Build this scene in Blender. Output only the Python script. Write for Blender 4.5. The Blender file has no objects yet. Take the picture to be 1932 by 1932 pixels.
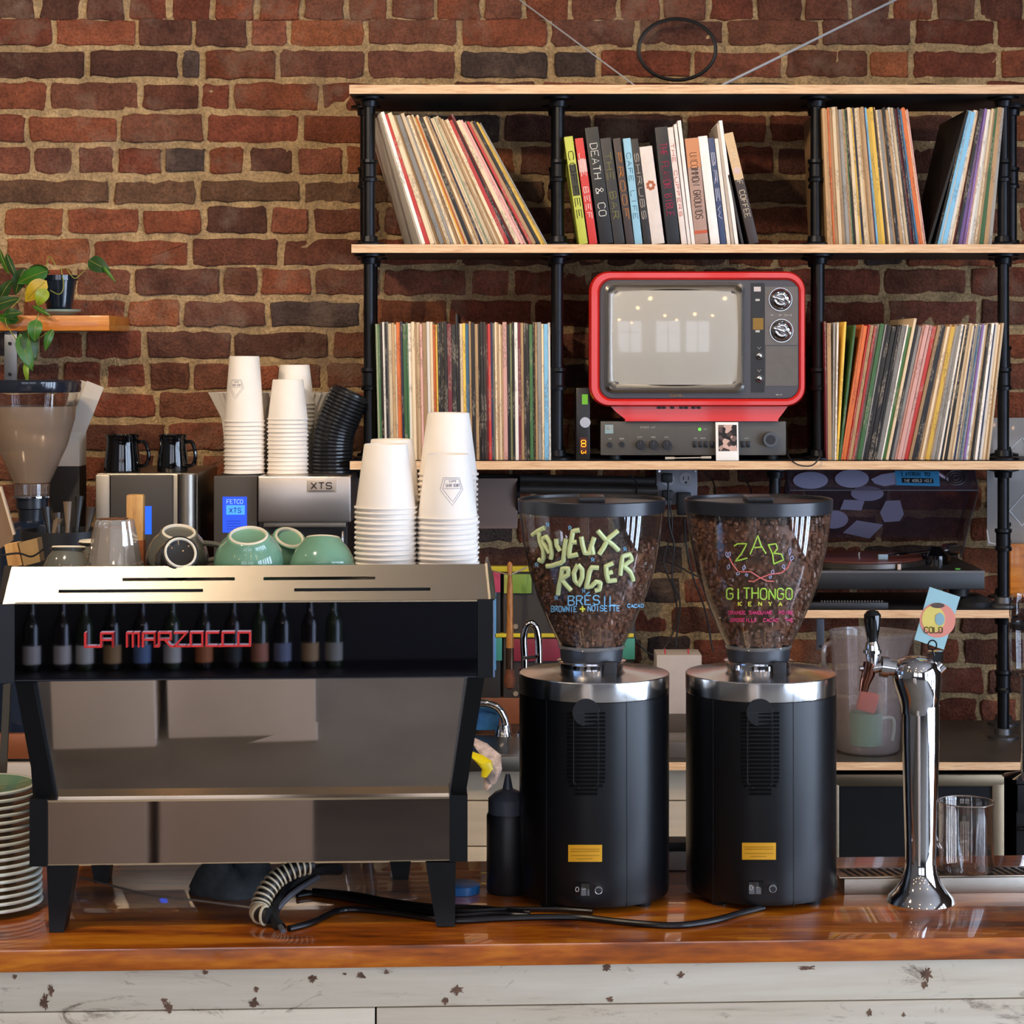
import bpy, bmesh, math, random
from mathutils import Vector, Matrix
random.seed(7)
S = bpy.context.scene
COL = S.collection
F_PX, CX, HY, ZC = 4075.0, 966.0, 665.0, 1.78
PI = math.pi
YAW = math.radians(2.7)
# ---------------------------------------------------------------- camera, world, light, exposure
cd = bpy.data.cameras.new('camera'); cam = bpy.data.objects.new('camera', cd); COL.objects.link(cam)
cam.location = (0, 0, ZC); cam.rotation_euler = (PI/2, 0, 0)
cd.sensor_width = 36; cd.lens = F_PX/1932*36; cd.shift_y = -(966-HY)/1932; cd.clip_start = 0.05
S.camera = cam
S.view_settings.view_transform = 'Standard'; S.view_settings.look = 'None'; S.view_settings.gamma = 1
S.view_settings.exposure = -0.68
w = bpy.data.worlds.new('World'); S.world = w; w.use_nodes = True
w.node_tree.nodes['Background'].inputs[0].default_value = (0.75, 0.85, 1, 1)
w.node_tree.nodes['Background'].inputs[1].default_value = 0.35
def lamp(name, kind, loc, energy, color, size=0.1, rot=None, sizey=None, target=None, spot=None):
    d = bpy.data.lights.new(name, kind); d.energy = energy; d.color = color
    if kind == 'AREA':
        d.size = size
        if sizey: d.shape = 'RECTANGLE'; d.size_y = sizey
    else: d.shadow_soft_size = size
    if spot: d.spot_size = math.radians(spot); d.spot_blend = 0.8
    o = bpy.data.objects.new(name, d); COL.objects.link(o); o.location = loc
    if target is not None: o.rotation_euler = (Vector(target)-Vector(loc)).to_track_quat('-Z', 'Y').to_euler()
    if rot: o.rotation_euler = rot
    return o
WIN_R, WIN_F, SPOT_W = 26.0, 6.0, 150.0        # right windows, front windows (emission), warm track lamps (W)
TRACK = [(-2.1, 2.6, 3.0), (-0.9, 2.2, 3.0), (0.35, 3.7, 3.1), (1.5, 3.6, 3.1)]
for i, p in enumerate(TRACK):
    lamp('track_or_fill_spot', 'SPOT', p, SPOT_W*(1.3 if i < 2 else .55), (1.0, 0.80, 0.58), 0.06, target=(p[0]*0.62, 5.1, 1.25), spot=100)
for p in ((-1.1, 3.3, 3.1), (0.4, 3.4, 3.1)):  # two added fill spots without fixtures, brighten cartons and bottles mirrored in the machine
    lamp('track_or_fill_spot', 'SPOT', p, 260, (1.0, 0.88, 0.74), 0.06, target=(p[0], -0.6, 0.2), spot=80)
# ---------------------------------------------------------------- helpers
def hexc(h):
    h = h.lstrip('#'); r = []
    for i in (0, 2, 4):
        c = int(h[i:i+2], 16)/255; r.append(c/12.92 if c <= 0.04045 else ((c+0.055)/1.055)**2.4)
    return (r[0], r[1], r[2], 1)
MATS = {}
def mat(name, col='#888888', rough=0.5, metal=0.0, spec=0.5, emit=None, es=1.0, coat=0.0, var=0.0, vs=30, bump=0.0, bs=80, alpha=None, stretch=(1,1,1)):
    if name in MATS: return MATS[name]
    m = bpy.data.materials.new(name); m.use_nodes = True; nt = m.node_tree; b = nt.nodes['Principled BSDF']
    c = hexc(col) if isinstance(col, str) else col
    b.inputs['Base Color'].default_value = c; b.inputs['Roughness'].default_value = rough
    b.inputs['Metallic'].default_value = metal; b.inputs['Specular IOR Level'].default_value = spec
    b.inputs['Coat Weight'].default_value = coat; b.inputs['Coat Roughness'].default_value = 0.04
    if emit: b.inputs['Emission Color'].default_value = hexc(emit); b.inputs['Emission Strength'].default_value = es
    tc = mp = None
    if var or bump:
        tc = nt.nodes.new('ShaderNodeTexCoord'); mp = nt.nodes.new('ShaderNodeMapping'); mp.inputs['Scale'].default_value = stretch
        nt.links.new(tc.outputs['Object'], mp.inputs['Vector'])
    if var:
        n = nt.nodes.new('ShaderNodeTexNoise'); n.inputs['Scale'].default_value = vs; n.inputs['Detail'].default_value = 6
        nt.links.new(mp.outputs[0], n.inputs['Vector'])
        r = nt.nodes.new('ShaderNodeValToRGB'); r.color_ramp.elements[0].position = 0.3; r.color_ramp.elements[1].position = 0.7
        r.color_ramp.elements[0].color = tuple(x*(1-var) for x in c[:3])+(1,); r.color_ramp.elements[1].color = tuple(min(1, x*(1+var)) for x in c[:3])+(1,)
        nt.links.new(n.outputs['Fac'], r.inputs[0]); nt.links.new(r.outputs[0], b.inputs['Base Color'])
    if bump:
        n = nt.nodes.new('ShaderNodeTexNoise'); n.inputs['Scale'].default_value = bs; n.inputs['Detail'].default_value = 4
        nt.links.new(mp.outputs[0], n.inputs['Vector'])
        bp = nt.nodes.new('ShaderNodeBump'); bp.inputs['Strength'].default_value = bump; bp.inputs['Distance'].default_value = 0.01
        nt.links.new(n.outputs['Fac'], bp.inputs['Height']); nt.links.new(bp.outputs[0], b.inputs['Normal'])
    MATS[name] = m; return m
def thinglass(name, tint='#ffffff', gloss=1.0, tr=0.95, haze=0.0, rough=0.02, hazecol='#d8d4cf'):
    if name in MATS: return MATS[name]
    m = bpy.data.materials.new(name); m.use_nodes = True; nt = m.node_tree; nt.nodes.clear()
    o = nt.nodes.new('ShaderNodeOutputMaterial'); t = nt.nodes.new('ShaderNodeBsdfTransparent'); g = nt.nodes.new('ShaderNodeBsdfGlossy')
    lw = nt.nodes.new('ShaderNodeLayerWeight'); lw.inputs[0].default_value = .5; pw = nt.nodes.new('ShaderNodeMath'); pw.operation = 'POWER'; pw.inputs[1].default_value = 4.0
    nt.links.new(lw.outputs['Facing'], pw.inputs[0]); fr = nt.nodes.new('ShaderNodeMath'); fr.operation = 'MULTIPLY_ADD'; fr.inputs[1].default_value = .7; fr.inputs[2].default_value = .055; nt.links.new(pw.outputs[0], fr.inputs[0]); mx = nt.nodes.new('ShaderNodeMixShader')
    c = hexc(tint); t.inputs[0].default_value = (c[0]*tr, c[1]*tr, c[2]*tr, 1); g.inputs['Roughness'].default_value = rough
    mu = nt.nodes.new('ShaderNodeMath'); mu.operation = 'MULTIPLY'; mu.inputs[1].default_value = gloss; mu.use_clamp = True
    nt.links.new(fr.outputs[0], mu.inputs[0]); nt.links.new(mu.outputs[0], mx.inputs[0])
    src = t
    if haze:
        d = nt.nodes.new('ShaderNodeBsdfPrincipled'); d.inputs['Base Color'].default_value = hexc(hazecol); d.inputs['Roughness'].default_value = 0.5
        m2 = nt.nodes.new('ShaderNodeMixShader'); m2.inputs[0].default_value = haze
        nt.links.new(t.outputs[0], m2.inputs[1]); nt.links.new(d.outputs[0], m2.inputs[2]); src = m2
    nt.links.new(src.outputs[0], mx.inputs[1]); nt.links.new(g.outputs[0], mx.inputs[2]); nt.links.new(mx.outputs[0], o.inputs[0])
    MATS[name] = m; return m

def ray(px, py): return Vector(((px-CX)/F_PX, 1.0, -(py-HY)/F_PX))
def Wd(px, py, Y): r = ray(px, py); return Vector((r.x*Y, Y, ZC+r.z*Y))
def onz(px, py, z): r = ray(px, py); t = (z-ZC)/r.z; return Vector((r.x*t, t, z))
class Frame:
    def __init__(s, loc, yaw=0.0): s.loc = Vector(loc); s.yaw = yaw; s.M = Matrix.Translation(s.loc) @ Matrix.Rotation(yaw, 4, 'Z'); s.I = s.M.inverted()
    def at(s, px, py, d=0.0):
        r = s.I.to_3x3() @ ray(px, py); o = s.I @ Vector((0, 0, ZC)); t = (d-o.y)/r.y; return o + r*t
    def loc_of(s, v): return s.I @ Vector(v)
def plane_hit(px, py, P, N): r = ray(px, py); o = Vector((0, 0, ZC)); t = (Vector(P)-o).dot(N)/r.dot(N); return o+r*t

class MB:
    def __init__(s): s.v = []; s.f = []
    def add(s, vs, fs):
        n = len(s.v); s.v += [Vector(v) for v in vs]; s.f += [tuple(i+n for i in f) for f in fs]; return s
    def box(s, x0, y0, z0, x1, y1, z1, b=0.0, M=None):
        x0, x1 = min(x0, x1), max(x0, x1); y0, y1 = min(y0, y1), max(y0, y1); z0, z1 = min(z0, z1), max(z0, z1)
        bm = bmesh.new(); bmesh.ops.create_cube(bm, size=1)
        for v in bm.verts: v.co = Vector(((v.co.x+.5)*(x1-x0)+x0, (v.co.y+.5)*(y1-y0)+y0, (v.co.z+.5)*(z1-z0)+z0))
        if b: bmesh.ops.bevel(bm, geom=bm.edges[:], offset=min(b, .45*min(x1-x0, y1-y0, z1-z0)), segments=2, affect='EDGES', profile=0.6)
        bm.verts.ensure_lookup_table(); bm.verts.index_update()
        vs = [v.co.copy() for v in bm.verts]; fs = [[v.index for v in f.verts] for f in bm.faces]; bm.free()
        if M is not None: vs = [M @ v for v in vs]
        return s.add(vs, fs)
    def loft(s, rings, cap0=True, cap1=True, closed=True):
        n = len(rings[0]); vs = [p for r in rings for p in r]; fs = []
        for i in range(len(rings)-1):
            for j in range(n if closed else n-1):
                k = (j+1) % n; fs.append((i*n+j, i*n+k, (i+1)*n+k, (i+1)*n+j))
        if cap0: fs.append(tuple(range(n))[::-1])
        if cap1: fs.append(tuple((len(rings)-1)*n+j for j in range(n)))
        return s.add(vs, fs)
    def lathe(s, prof, c=(0, 0, 0), n=48, cap0=True, cap1=True, M=None, rip=None):
        rings = []
        for r, z in prof:
            ring = []
            for j in range(n):
                a = 2*PI*j/n; rr = r*(rip(a, z) if rip else 1); ring.append(Vector((c[0]+rr*math.cos(a), c[1]+rr*math.sin(a), c[2]+z)))
            if M is not None: ring = [M @ p for p in ring]
            rings.append(ring)
        return s.loft(rings, cap0 and prof[0][0] > 1e-6, cap1 and prof[-1][0] > 1e-6)
    def prism(s, pts, y0, y1):      # pts: (x,z)
        return s.loft([[Vector((x, y0, z)) for x, z in pts], [Vector((x, y1, z)) for x, z in pts]])
    def tube(s, pts, r, n=8, closed=False):
        P = [Vector(p) for p in pts]
        if len(P) < 2: return s
        rs = r if isinstance(r, (list, tuple)) else [r]*len(P); rings = []; up = None
        for i, p in enumerate(P):
            a = P[(i-1) % len(P)] if (closed or i > 0) else P[0]; b = P[(i+1) % len(P)] if (closed or i < len(P)-1) else P[-1]
            t = (b-a)
            t = t.normalized() if t.length > 1e-9 else Vector((0, 0, 1))
            if up is None:
                up = Vector((0, 0, 1)) if abs(t.z) < .9 else Vector((1, 0, 0))
            up = up - t*up.dot(t)
            if up.length < 1e-6: up = t.orthogonal()
            up.normalize(); sd = t.cross(up)
            rings.append([p + (up*math.cos(2*PI*k/n)+sd*math.sin(2*PI*k/n))*rs[i] for k in range(n)])
        if closed: rings.append(rings[0]); return s.loft(rings, False, False)
        return s.loft(rings)
    def build(s, name, m, parent=None, smooth=True, ang=35, mats=None):
        me = bpy.data.meshes.new(name); me.from_pydata([tuple(v) for v in s.v], [], s.f)
        bm = bmesh.new(); bm.from_mesh(me); bmesh.ops.recalc_face_normals(bm, faces=bm.faces[:]); bm.to_mesh(me); bm.free()
        if smooth:
            me.shade_smooth(); me.set_sharp_from_angle(angle=math.radians(ang))
        me.materials.append(m); me.update()
        o = bpy.data.objects.new(name, me); COL.objects.link(o)
        if parent is not None: o.parent = parent
        return o
def tag(o, label, cat, group=None, kind=None):
    o['label'] = label; o['category'] = cat
    if group: o['group'] = group
    if kind: o['kind'] = kind
    return o
def structure(o): o['kind'] = 'structure'; return o
def thing(name, label, cat, F, group=None):
    o = bpy.data.objects.new(name, None); COL.objects.link(o); o.empty_display_size = .02
    o.location = F.loc; o.rotation_euler = (0, 0, F.yaw); return tag(o, label, cat, group)
def dup(root, label, M=None, group=None):
    c = root.copy(); COL.objects.link(c)
    if M is not None: c.matrix_world = M
    c['label'] = label
    if group: c['group'] = group
    for ch in list(root.children):
        d = ch.copy(); COL.objects.link(d); d.parent = c
        for g in list(ch.children):
            e = g.copy(); COL.objects.link(e); e.parent = d
    return c
def rr(x0, z0, x1, z1, r, n=6):
    pts = []
    for cx, cz, a0 in ((x1-r, z1-r, 0), (x0+r, z1-r, 90), (x0+r, z0+r, 180), (x1-r, z0+r, 270)):
        for k in range(n+1):
            a = math.radians(a0+90*k/n); pts.append((cx+r*math.cos(a), cz+r*math.sin(a)))
    return pts
def disc(mb, x, z, r, y0, y1, n=32, r1=None):   # short cylinder facing the viewer
    r1 = r if r1 is None else r1
    return mb.loft([[Vector((x+r*math.cos(2*PI*k/n), y0, z+r*math.sin(2*PI*k/n))) for k in range(n)], [Vector((x+r1*math.cos(2*PI*k/n), y1, z+r1*math.sin(2*PI*k/n))) for k in range(n)]])
FONT = {'A':'002640 1232','B':'000636453433033342413000','C':'4536160501103041','D':'00062645412000','E':'46060040 0333','F':'460600 0333',
'G':'453616050110304143 4323','H':'0600 4640 0343','I':'2026','J':'4641301001','K':'0600 460340','L':'060040','M':'0006234640','N':'00064046',
'O':'100105163645413010','P':'00063645343303','Q':'100105163645413010 2240','R':'00063645343303 2340','S':'453616050413334241301001','T':'0646 2620',
'U':'060110304146','V':'062046','W':'0610243046','X':'0640 4600','Y':'062346 2320','Z':'06460040','+':'2125 0343','&':'4005162635010010304 2'.replace(' ',''),
'.':'2021','-':'1333','0':'100105163645413010','1':'152620','2':'05163645340040','3':'064623334241301001','4':'30360242','5':'460603334241301001','6':'4536160501103041423303','7':'064610',' ':''}
def text_lines(s, x, y, h, w=None, gap=1.5, slant=0.0, wob=0.0):
    """polylines (2D) of a string; h = cap height, w = total width"""
    cw = h*4/6; adv = cw+h*gap/6; tot = adv*len(s)-h*gap/6; kx = (w/tot) if w else 1.0; out = []
    for i, ch in enumerate(s.upper()):
        dy = random.uniform(-wob, wob)*h
        for st in FONT.get(ch, '').split():
            pl = [((x+kx*(i*adv+int(st[j])/4*cw)+slant*int(st[j+1])/6*h), y+dy+int(st[j+1])/6*h) for j in range(0, len(st)-1, 2)]
            out.append(pl)
    return out
def text_on(mb, s, x, z, h, y, r, w=None, n=4, **k):   # on an x-z plane at depth y (local)
    for pl in text_lines(s, x, z, h, w, **k): mb.tube([Vector((a, y, b)) for a, b in pl], r, n)
    return mb
def smooth_path(pts, k=6):
    P = [Vector(p) for p in pts]; out = []
    for i in range(len(P)-1):
        p0 = P[max(i-1, 0)]; p1 = P[i]; p2 = P[i+1]; p3 = P[min(i+2, len(P)-1)]
        for j in range(k):
            t = j/k; out.append(0.5*((2*p1)+(p2-p0)*t+(2*p0-5*p1+4*p2-p3)*t*t+(3*p1-p0-3*p2+p3)*t**3))
    return out+[P[-1]]
ORD = lambda n: str(n)+('th' if 10 <= n % 100 <= 20 else {1:'st',2:'nd',3:'rd'}.get(n % 10, 'th'))
# ---------------------------------------------------------------- materials
BLK = mat('black_plastic', '#17181b', .45); BLKG = mat('black_gloss', '#08080a', .08, coat=.6)
PIPE = mat('black_iron_pipe', '#15161a', .35, metal=.6, var=.3, vs=25)
CHROME = mat('chrome', '#d8d8da', .06, metal=1.0); STEEL = mat('brushed_steel', '#9c9488', .36, metal=1.0, bump=.05, bs=40, stretch=(1, 1, 60))
WHITE = mat('white_paper', '#efe6da', .6, var=.02); WHT = mat('white_plain', '#e8e4de', .5)
GREEN_CUP = mat('celadon_glaze', '#6f9a80', .12, coat=.5, var=.1, vs=20); GRAY_CUP = mat('grey_glaze', '#5f5e55', .12, coat=.5, var=.1, vs=20); DARK_CUP = mat('dark_glaze', '#26231f', .1, coat=.6)
FOOT = mat('unglazed_foot', '#d8ceb8', .6)
GLASS = thinglass('clear_glass', gloss=1.1, tr=.97)
def wood(name, c1, c2, c3, rough=.35, scale=(2, 14, 14), coat=0.0, axis='X'):
    m = bpy.data.materials.new(name); m.use_nodes = True; nt = m.node_tree; b = nt.nodes['Principled BSDF']
    tc = nt.nodes.new('ShaderNodeTexCoord'); mp = nt.nodes.new('ShaderNodeMapping'); mp.inputs['Scale'].default_value = scale
    nt.links.new(tc.outputs['Object'], mp.inputs['Vector'])
    n = nt.nodes.new('ShaderNodeTexNoise'); n.inputs['Scale'].default_value = 2.2; n.inputs['Detail'].default_value = 8; n.inputs['Distortion'].default_value = .6
    n2 = nt.nodes.new('ShaderNodeTexNoise'); n2.inputs['Scale'].default_value = 12; n2.inputs['Detail'].default_value = 3
    ad = nt.nodes.new('ShaderNodeMath'); ad.operation = 'MULTIPLY_ADD'; ad.inputs[1].default_value = .35
    nt.links.new(mp.outputs[0], n.inputs['Vector']); nt.links.new(mp.outputs[0], n2.inputs['Vector'])
    nt.links.new(n2.outputs['Fac'], ad.inputs[0]); nt.links.new(n.outputs['Fac'], ad.inputs[2])
    r = nt.nodes.new('ShaderNodeValToRGB'); e = r.color_ramp.elements; e[0].position = .45; e[0].color = hexc(c1); e[1].position = .85; e[1].color = hexc(c3)
    q = e.new(.66); q.color = hexc(c2)
    nt.links.new(ad.outputs[0], r.inputs[0]); nt.links.new(r.outputs[0], b.inputs['Base Color'])
    b.inputs['Roughness'].default_value = rough; b.inputs['Coat Weight'].default_value = coat; b.inputs['Coat Roughness'].default_value = .03
    MATS[name] = m; return m
PLY = wood('plywood_edge', '#c0926a', '#dcb48a', '#e6c49c', .5, (6, 20, 90))
BARW = wood('resin_bar_wood', '#4a1c08', '#b2580e', '#e0861c', .3, (1.6, 9, 9), coat=1.0)
SHELFW = wood('orange_shelf_wood', '#a85d18', '#c4731e', '#d0842c', .35, (3, 20, 30), coat=.3)
BOARDBLK = mat('black_board', '#1b1c20', .5, var=.15, vs=12)
# ================================================================ ROOM
def vattr_mat(name, rough=.85):
    m = bpy.data.materials.new(name); m.use_nodes = True; nt = m.node_tree; b = nt.nodes['Principled BSDF']; b.inputs['Roughness'].default_value = rough; b.inputs['Specular IOR Level'].default_value = .25
    at = nt.nodes.new('ShaderNodeAttribute'); at.attribute_name = 'bcol'
    tc = nt.nodes.new('ShaderNodeTexCoord')
    n = nt.nodes.new('ShaderNodeTexNoise'); n.inputs['Scale'].default_value = 16; n.inputs['Detail'].default_value = 8; n.inputs['Roughness'].default_value = .65
    n2 = nt.nodes.new('ShaderNodeTexNoise'); n2.inputs['Scale'].default_value = 150; n2.inputs['Detail'].default_value = 5
    n3 = nt.nodes.new('ShaderNodeTexNoise'); n3.inputs['Scale'].default_value = 5.5; n3.inputs['Detail'].default_value = 7; n3.inputs['Roughness'].default_value = .7
    for q in (n, n2, n3): nt.links.new(tc.outputs['Object'], q.inputs['Vector'])
    r = nt.nodes.new('ShaderNodeMapRange'); r.inputs['From Min'].default_value = .3; r.inputs['From Max'].default_value = .7; r.inputs['To Min'].default_value = .5; r.inputs['To Max'].default_value = 1.45
    nt.links.new(n.outputs['Fac'], r.inputs[0])
    r2 = nt.nodes.new('ShaderNodeMapRange'); r2.inputs['From Min'].default_value = .3; r2.inputs['From Max'].default_value = .7; r2.inputs['To Min'].default_value = .68; r2.inputs['To Max'].default_value = 1.3
    nt.links.new(n2.outputs['Fac'], r2.inputs[0])
    mu = nt.nodes.new('ShaderNodeMath'); mu.operation = 'MULTIPLY'; nt.links.new(r.outputs[0], mu.inputs[0]); nt.links.new(r2.outputs[0], mu.inputs[1])
    vm = nt.nodes.new('ShaderNodeVectorMath'); vm.operation = 'SCALE'; nt.links.new(at.outputs['Color'], vm.inputs[0]); nt.links.new(mu.outputs[0], vm.inputs['Scale'])
    # lime smears on the brick faces
    r3 = nt.nodes.new('ShaderNodeMapRange'); r3.inputs['From Min'].default_value = .53; r3.inputs['From Max'].default_value = .70; r3.inputs['To Max'].default_value = .7
    nt.links.new(n3.outputs['Fac'], r3.inputs[0])
    mx = nt.nodes.new('ShaderNodeMix'); mx.data_type = 'RGBA'; mx.inputs['B'].default_value = hexc('#8d7663')
    nt.links.new(r3.outputs[0], mx.inputs['Factor']); nt.links.new(vm.outputs[0], mx.inputs['A']); nt.links.new(mx.outputs['Result'], b.inputs['Base Color'])
    bp = nt.nodes.new('ShaderNodeBump'); bp.inputs['Strength'].default_value = .9; bp.inputs['Distance'].default_value = .006
    nt.links.new(mu.outputs[0], bp.inputs['Height']); nt.links.new(bp.outputs[0], b.inputs['Normal'])
    return m
WF = Frame((0, 5.30, 0), math.atan(.06))
ROWS = {14:'-20 70 158 240 320 402 485 570 653', 62:'-20 103 260 365 470 545 690', 122:'-5 163 340 382 525 690', 182:'-85 90 266 378 438 605 760', 243:'-60 51 225 387 568 700',
 303:'-60 60 142 220 308 390 465 558 650', 362:'-110 210 375 570 690', 417:'-60 4 124 266 385 508 587 720', 476:'-70 8 174 357 530 690', 532:'-60 60 140 251 420 488 592 720',
 592:'-130 40 240 343 506 683', 651:'-100 70 160 271 440 623 790', 710:'-55 29 115 196 279 362 446 530 610', 765:'-60 100 170 299 437 600', 825:'-40 150 315 480 650'}
rows = sorted(ROWS); y = 825
while y < 2150: y += 57.5; rows.append(y)
y = 14
while y > -420: y -= 58; rows.insert(0, y)
BC = ['#80462f','#703c2b','#874c34','#663d2e','#744836','#5c3b2f','#925638','#7a4230','#6c4436','#86503c']
bk = MB(); cols = []
rnd = random.Random(3)
for ri, yc in enumerate(rows):
    js = [float(a) for a in ROWS[yc].split()] if yc in ROWS else [-150+rnd.uniform(0, 150)]
    head = yc in (14, 303, 710) or (yc > 825 and ri % 6 == 5)
    while js[-1] < 2300:
        js.append(js[-1] + (rnd.uniform(78, 90) if head else (rnd.uniform(76, 92) if rnd.random() < .16 else rnd.uniform(155, 182))))
    while js[0] > -150: js.insert(0, js[0]-(82 if head else 168))
    slope = .0130*(yc-HY)/-650
    for a, b in zip(js[:-1], js[1:]):
        g = rnd.uniform(3.5, 7); hh = rnd.uniform(22, 25.5)*(.82 if yc == 362 else 1); yy = yc+rnd.uniform(-1.5, 1.5)
        p0 = WF.at(a+g, yy+hh, 0); p1 = WF.at(b-g, yy-hh, 0)
        x0, x1, z0, z1 = p0.x, p1.x, p0.z, p1.z; r = .007
        out = []
        for px_, pz_, a0 in ((x1-r, z1-r, 0), (x0+r, z1-r, 90), (x0+r, z0+r, 180), (x1-r, z0+r, 270)):
            for k in range(3):
                an = math.radians(a0+45*k); out.append((px_+r*math.cos(an), pz_+r*math.sin(an)))
        ins = []
        for i in range(len(out)):
            q = out[i]; nx = out[(i+1) % len(out)]; ins.append(q); L = math.hypot(nx[0]-q[0], nx[1]-q[1]); m_ = int(L/.03)
            for k in range(1, m_+1): t = k/(m_+1); ins.append((q[0]+(nx[0]-q[0])*t, q[1]+(nx[1]-q[1])*t))
        mxx, mzz = (x0+x1)/2, (z0+z1)/2
        ins = [(q[0]+rnd.uniform(-.003, .003), q[1]+rnd.uniform(-.0036, .0036)) for q in ins]
        dp = rnd.uniform(.003, .010); tl = rnd.uniform(-.002, .002)
        R = lambda k, d: [Vector((mxx+(q[0]-mxx)*(1-k*.004/max(.01, x1-x0)*2), d+tl*(q[1]-mzz)/.03, mzz+(q[1]-mzz)*(1-k*.0035/max(.01, z1-z0)*2))) for q in ins]
        n0 = len(bk.v); bk.loft([R(0, .02), R(0, -dp+.003), R(.5, -dp+.0008), R(1.4, -dp)], False, True)
        c = hexc(rnd.choice(BC)); k = rnd.uniform(.8, 1.18)
        if rnd.random() < .06: c = hexc('#50403a')
        if yc == 362: c = hexc('#6a4c38'); k = rnd.uniform(.9, 1.1)
        cols += [(c[0]*k, c[1]*k, c[2]*k, 1)]*(len(bk.v)-n0)
# mortar sheet, gently uneven, fills the joints
nx, nz = 150, 110; X0, X1, Z0, Z1 = -1.7, 1.75, 0.0, 3.2; n0 = len(bk.v)
vs = []; fs = []
for j in range(nz+1):
    for i in range(nx+1): vs.append(Vector((X0+(X1-X0)*i/nx, rnd.uniform(-.0048, .001)+.001, Z0+(Z1-Z0)*j/nz)))
for j in range(nz):
    for i in range(nx): a = j*(nx+1)+i; fs.append((a, a+1, a+nx+2, a+nx+1))
bk.add(vs, fs); mc = hexc('#b2956c'); cols += [mc]*len(vs)
me = bpy.data.meshes.new('wall_back'); me.from_pydata([tuple(v) for v in bk.v], [], bk.f)
bm = bmesh.new(); bm.from_mesh(me); bmesh.ops.recalc_face_normals(bm, faces=bm.faces[:]); bm.to_mesh(me); bm.free()
ca = me.color_attributes.new('bcol', 'FLOAT_COLOR', 'POINT'); flat = []
for c in cols: flat += list(c)
ca.data.foreach_set('color', flat); me.shade_smooth(); me.set_sharp_from_angle(angle=math.radians(50))
me.materials.append(vattr_mat('old_brick_and_mortar'))
wb = bpy.data.objects.new('wall_back', me); COL.objects.link(wb); wb.location = WF.loc; wb.rotation_euler = (0, 0, WF.yaw); structure(wb)

PLAST = mat('plaster', '#6d645c', .8, var=.1, vs=2); CEIL = mat('ceiling_paint', '#a8a29c', .9)
FLOORM = mat('concrete_floor', '#6c655c', .6, var=.2, vs=3, bump=.05, bs=20)
structure(MB().box(-3.8, -5.2, -.05, 3.8, 5.7, 0).build('floor', FLOORM, smooth=False))
structure(MB().box(-3.8, -5.2, 3.4, 3.8, 5.7, 3.5).build('ceiling', CEIL, smooth=False))
structure(MB().box(-3.9, -5.2, 0, -3.8, 5.7, 3.4).build('wall_left', PLAST, smooth=False))
bkw = MB(); bkw.box(-3.8, 5.45, 0, -1.6, 5.55, 3.4); bkw.box(1.6, 5.55, 0, 3.8, 5.65, 3.4); bkw.box(-1.8, 5.45, 3.15, 1.8, 5.6, 3.4)
structure(bkw.build('wall_back', PLAST, smooth=False))
def wall_with_openings(name, axis, pos, lo, hi, opens, z0, z1):
    m = MB(); e = lo
    def bx(a, b, za, zb):
        if axis == 'x': m.box(pos, a, za, pos+.12, b, zb)
        else: m.box(a, pos-.12, za, b, pos, zb)
    for a, b in opens: bx(e, a, 0, 3.4); bx(a, b, 0, z0); bx(a, b, z1, 3.4); e = b
    bx(e, hi, 0, 3.4); structure(m.build(name, PLAST, smooth=False))
RO = [(-2.6, -1.75), (-1.55, -.7), (-.2, .35), (.6, 1.15), (1.4, 1.95), (2.2, 2.75)]
FO = [(-3.0, -1.8), (-1.6, -.4), (.2, 1.4), (1.6, 2.8)]
wall_with_openings('wall_right', 'x', 3.8, -5.2, 5.7, RO, .12, 2.9)
wall_with_openings('wall_front', 'y', -5.2, -3.8, 3.8, FO, .9, 3.0)
DAY_R = mat('daylight_outside_right', '#000000', 1, emit='#cfe2ff', es=WIN_R); DAY_F = mat('daylight_outside_front', '#000000', 1, emit='#e6ecff', es=WIN_F)
FRM = mat('window_frame_paint', '#2a2826', .5); n_ = 0
for ax, ops, z0, z1 in (('x', RO, .12, 2.9), ('y', FO, .9, 3.0)):
    for a, b in ops:
        n_ += 1; m = MB(); f = MB(); md = (a+b)/2; zm = z0+(z1-z0)*.62
        if ax == 'x':
            m.box(3.90, a, z0, 3.905, b, z1)
            for q in (a, md-.02, b-.04): f.box(3.84, q, z0, 3.88, q+.04, z1)
            for q in (z0, zm, z1-.04): f.box(3.84, a, q, 3.88, b, q+.04)
        else:
            m.box(a, -5.305, z0, b, -5.30, z1)
            for q in (a, md-.02, b-.04): f.box(q, -5.28, z0, q+.04, -5.24, z1)
            for q in (z0, zm, z1-.04): f.box(a, -5.28, q, b, -5.24, q+.04)
        wn = structure(f.build('window_%d' % n_, FRM, smooth=False)); m.build('pane', DAY_R if ax == 'x' else DAY_F, wn, smooth=False)
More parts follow.
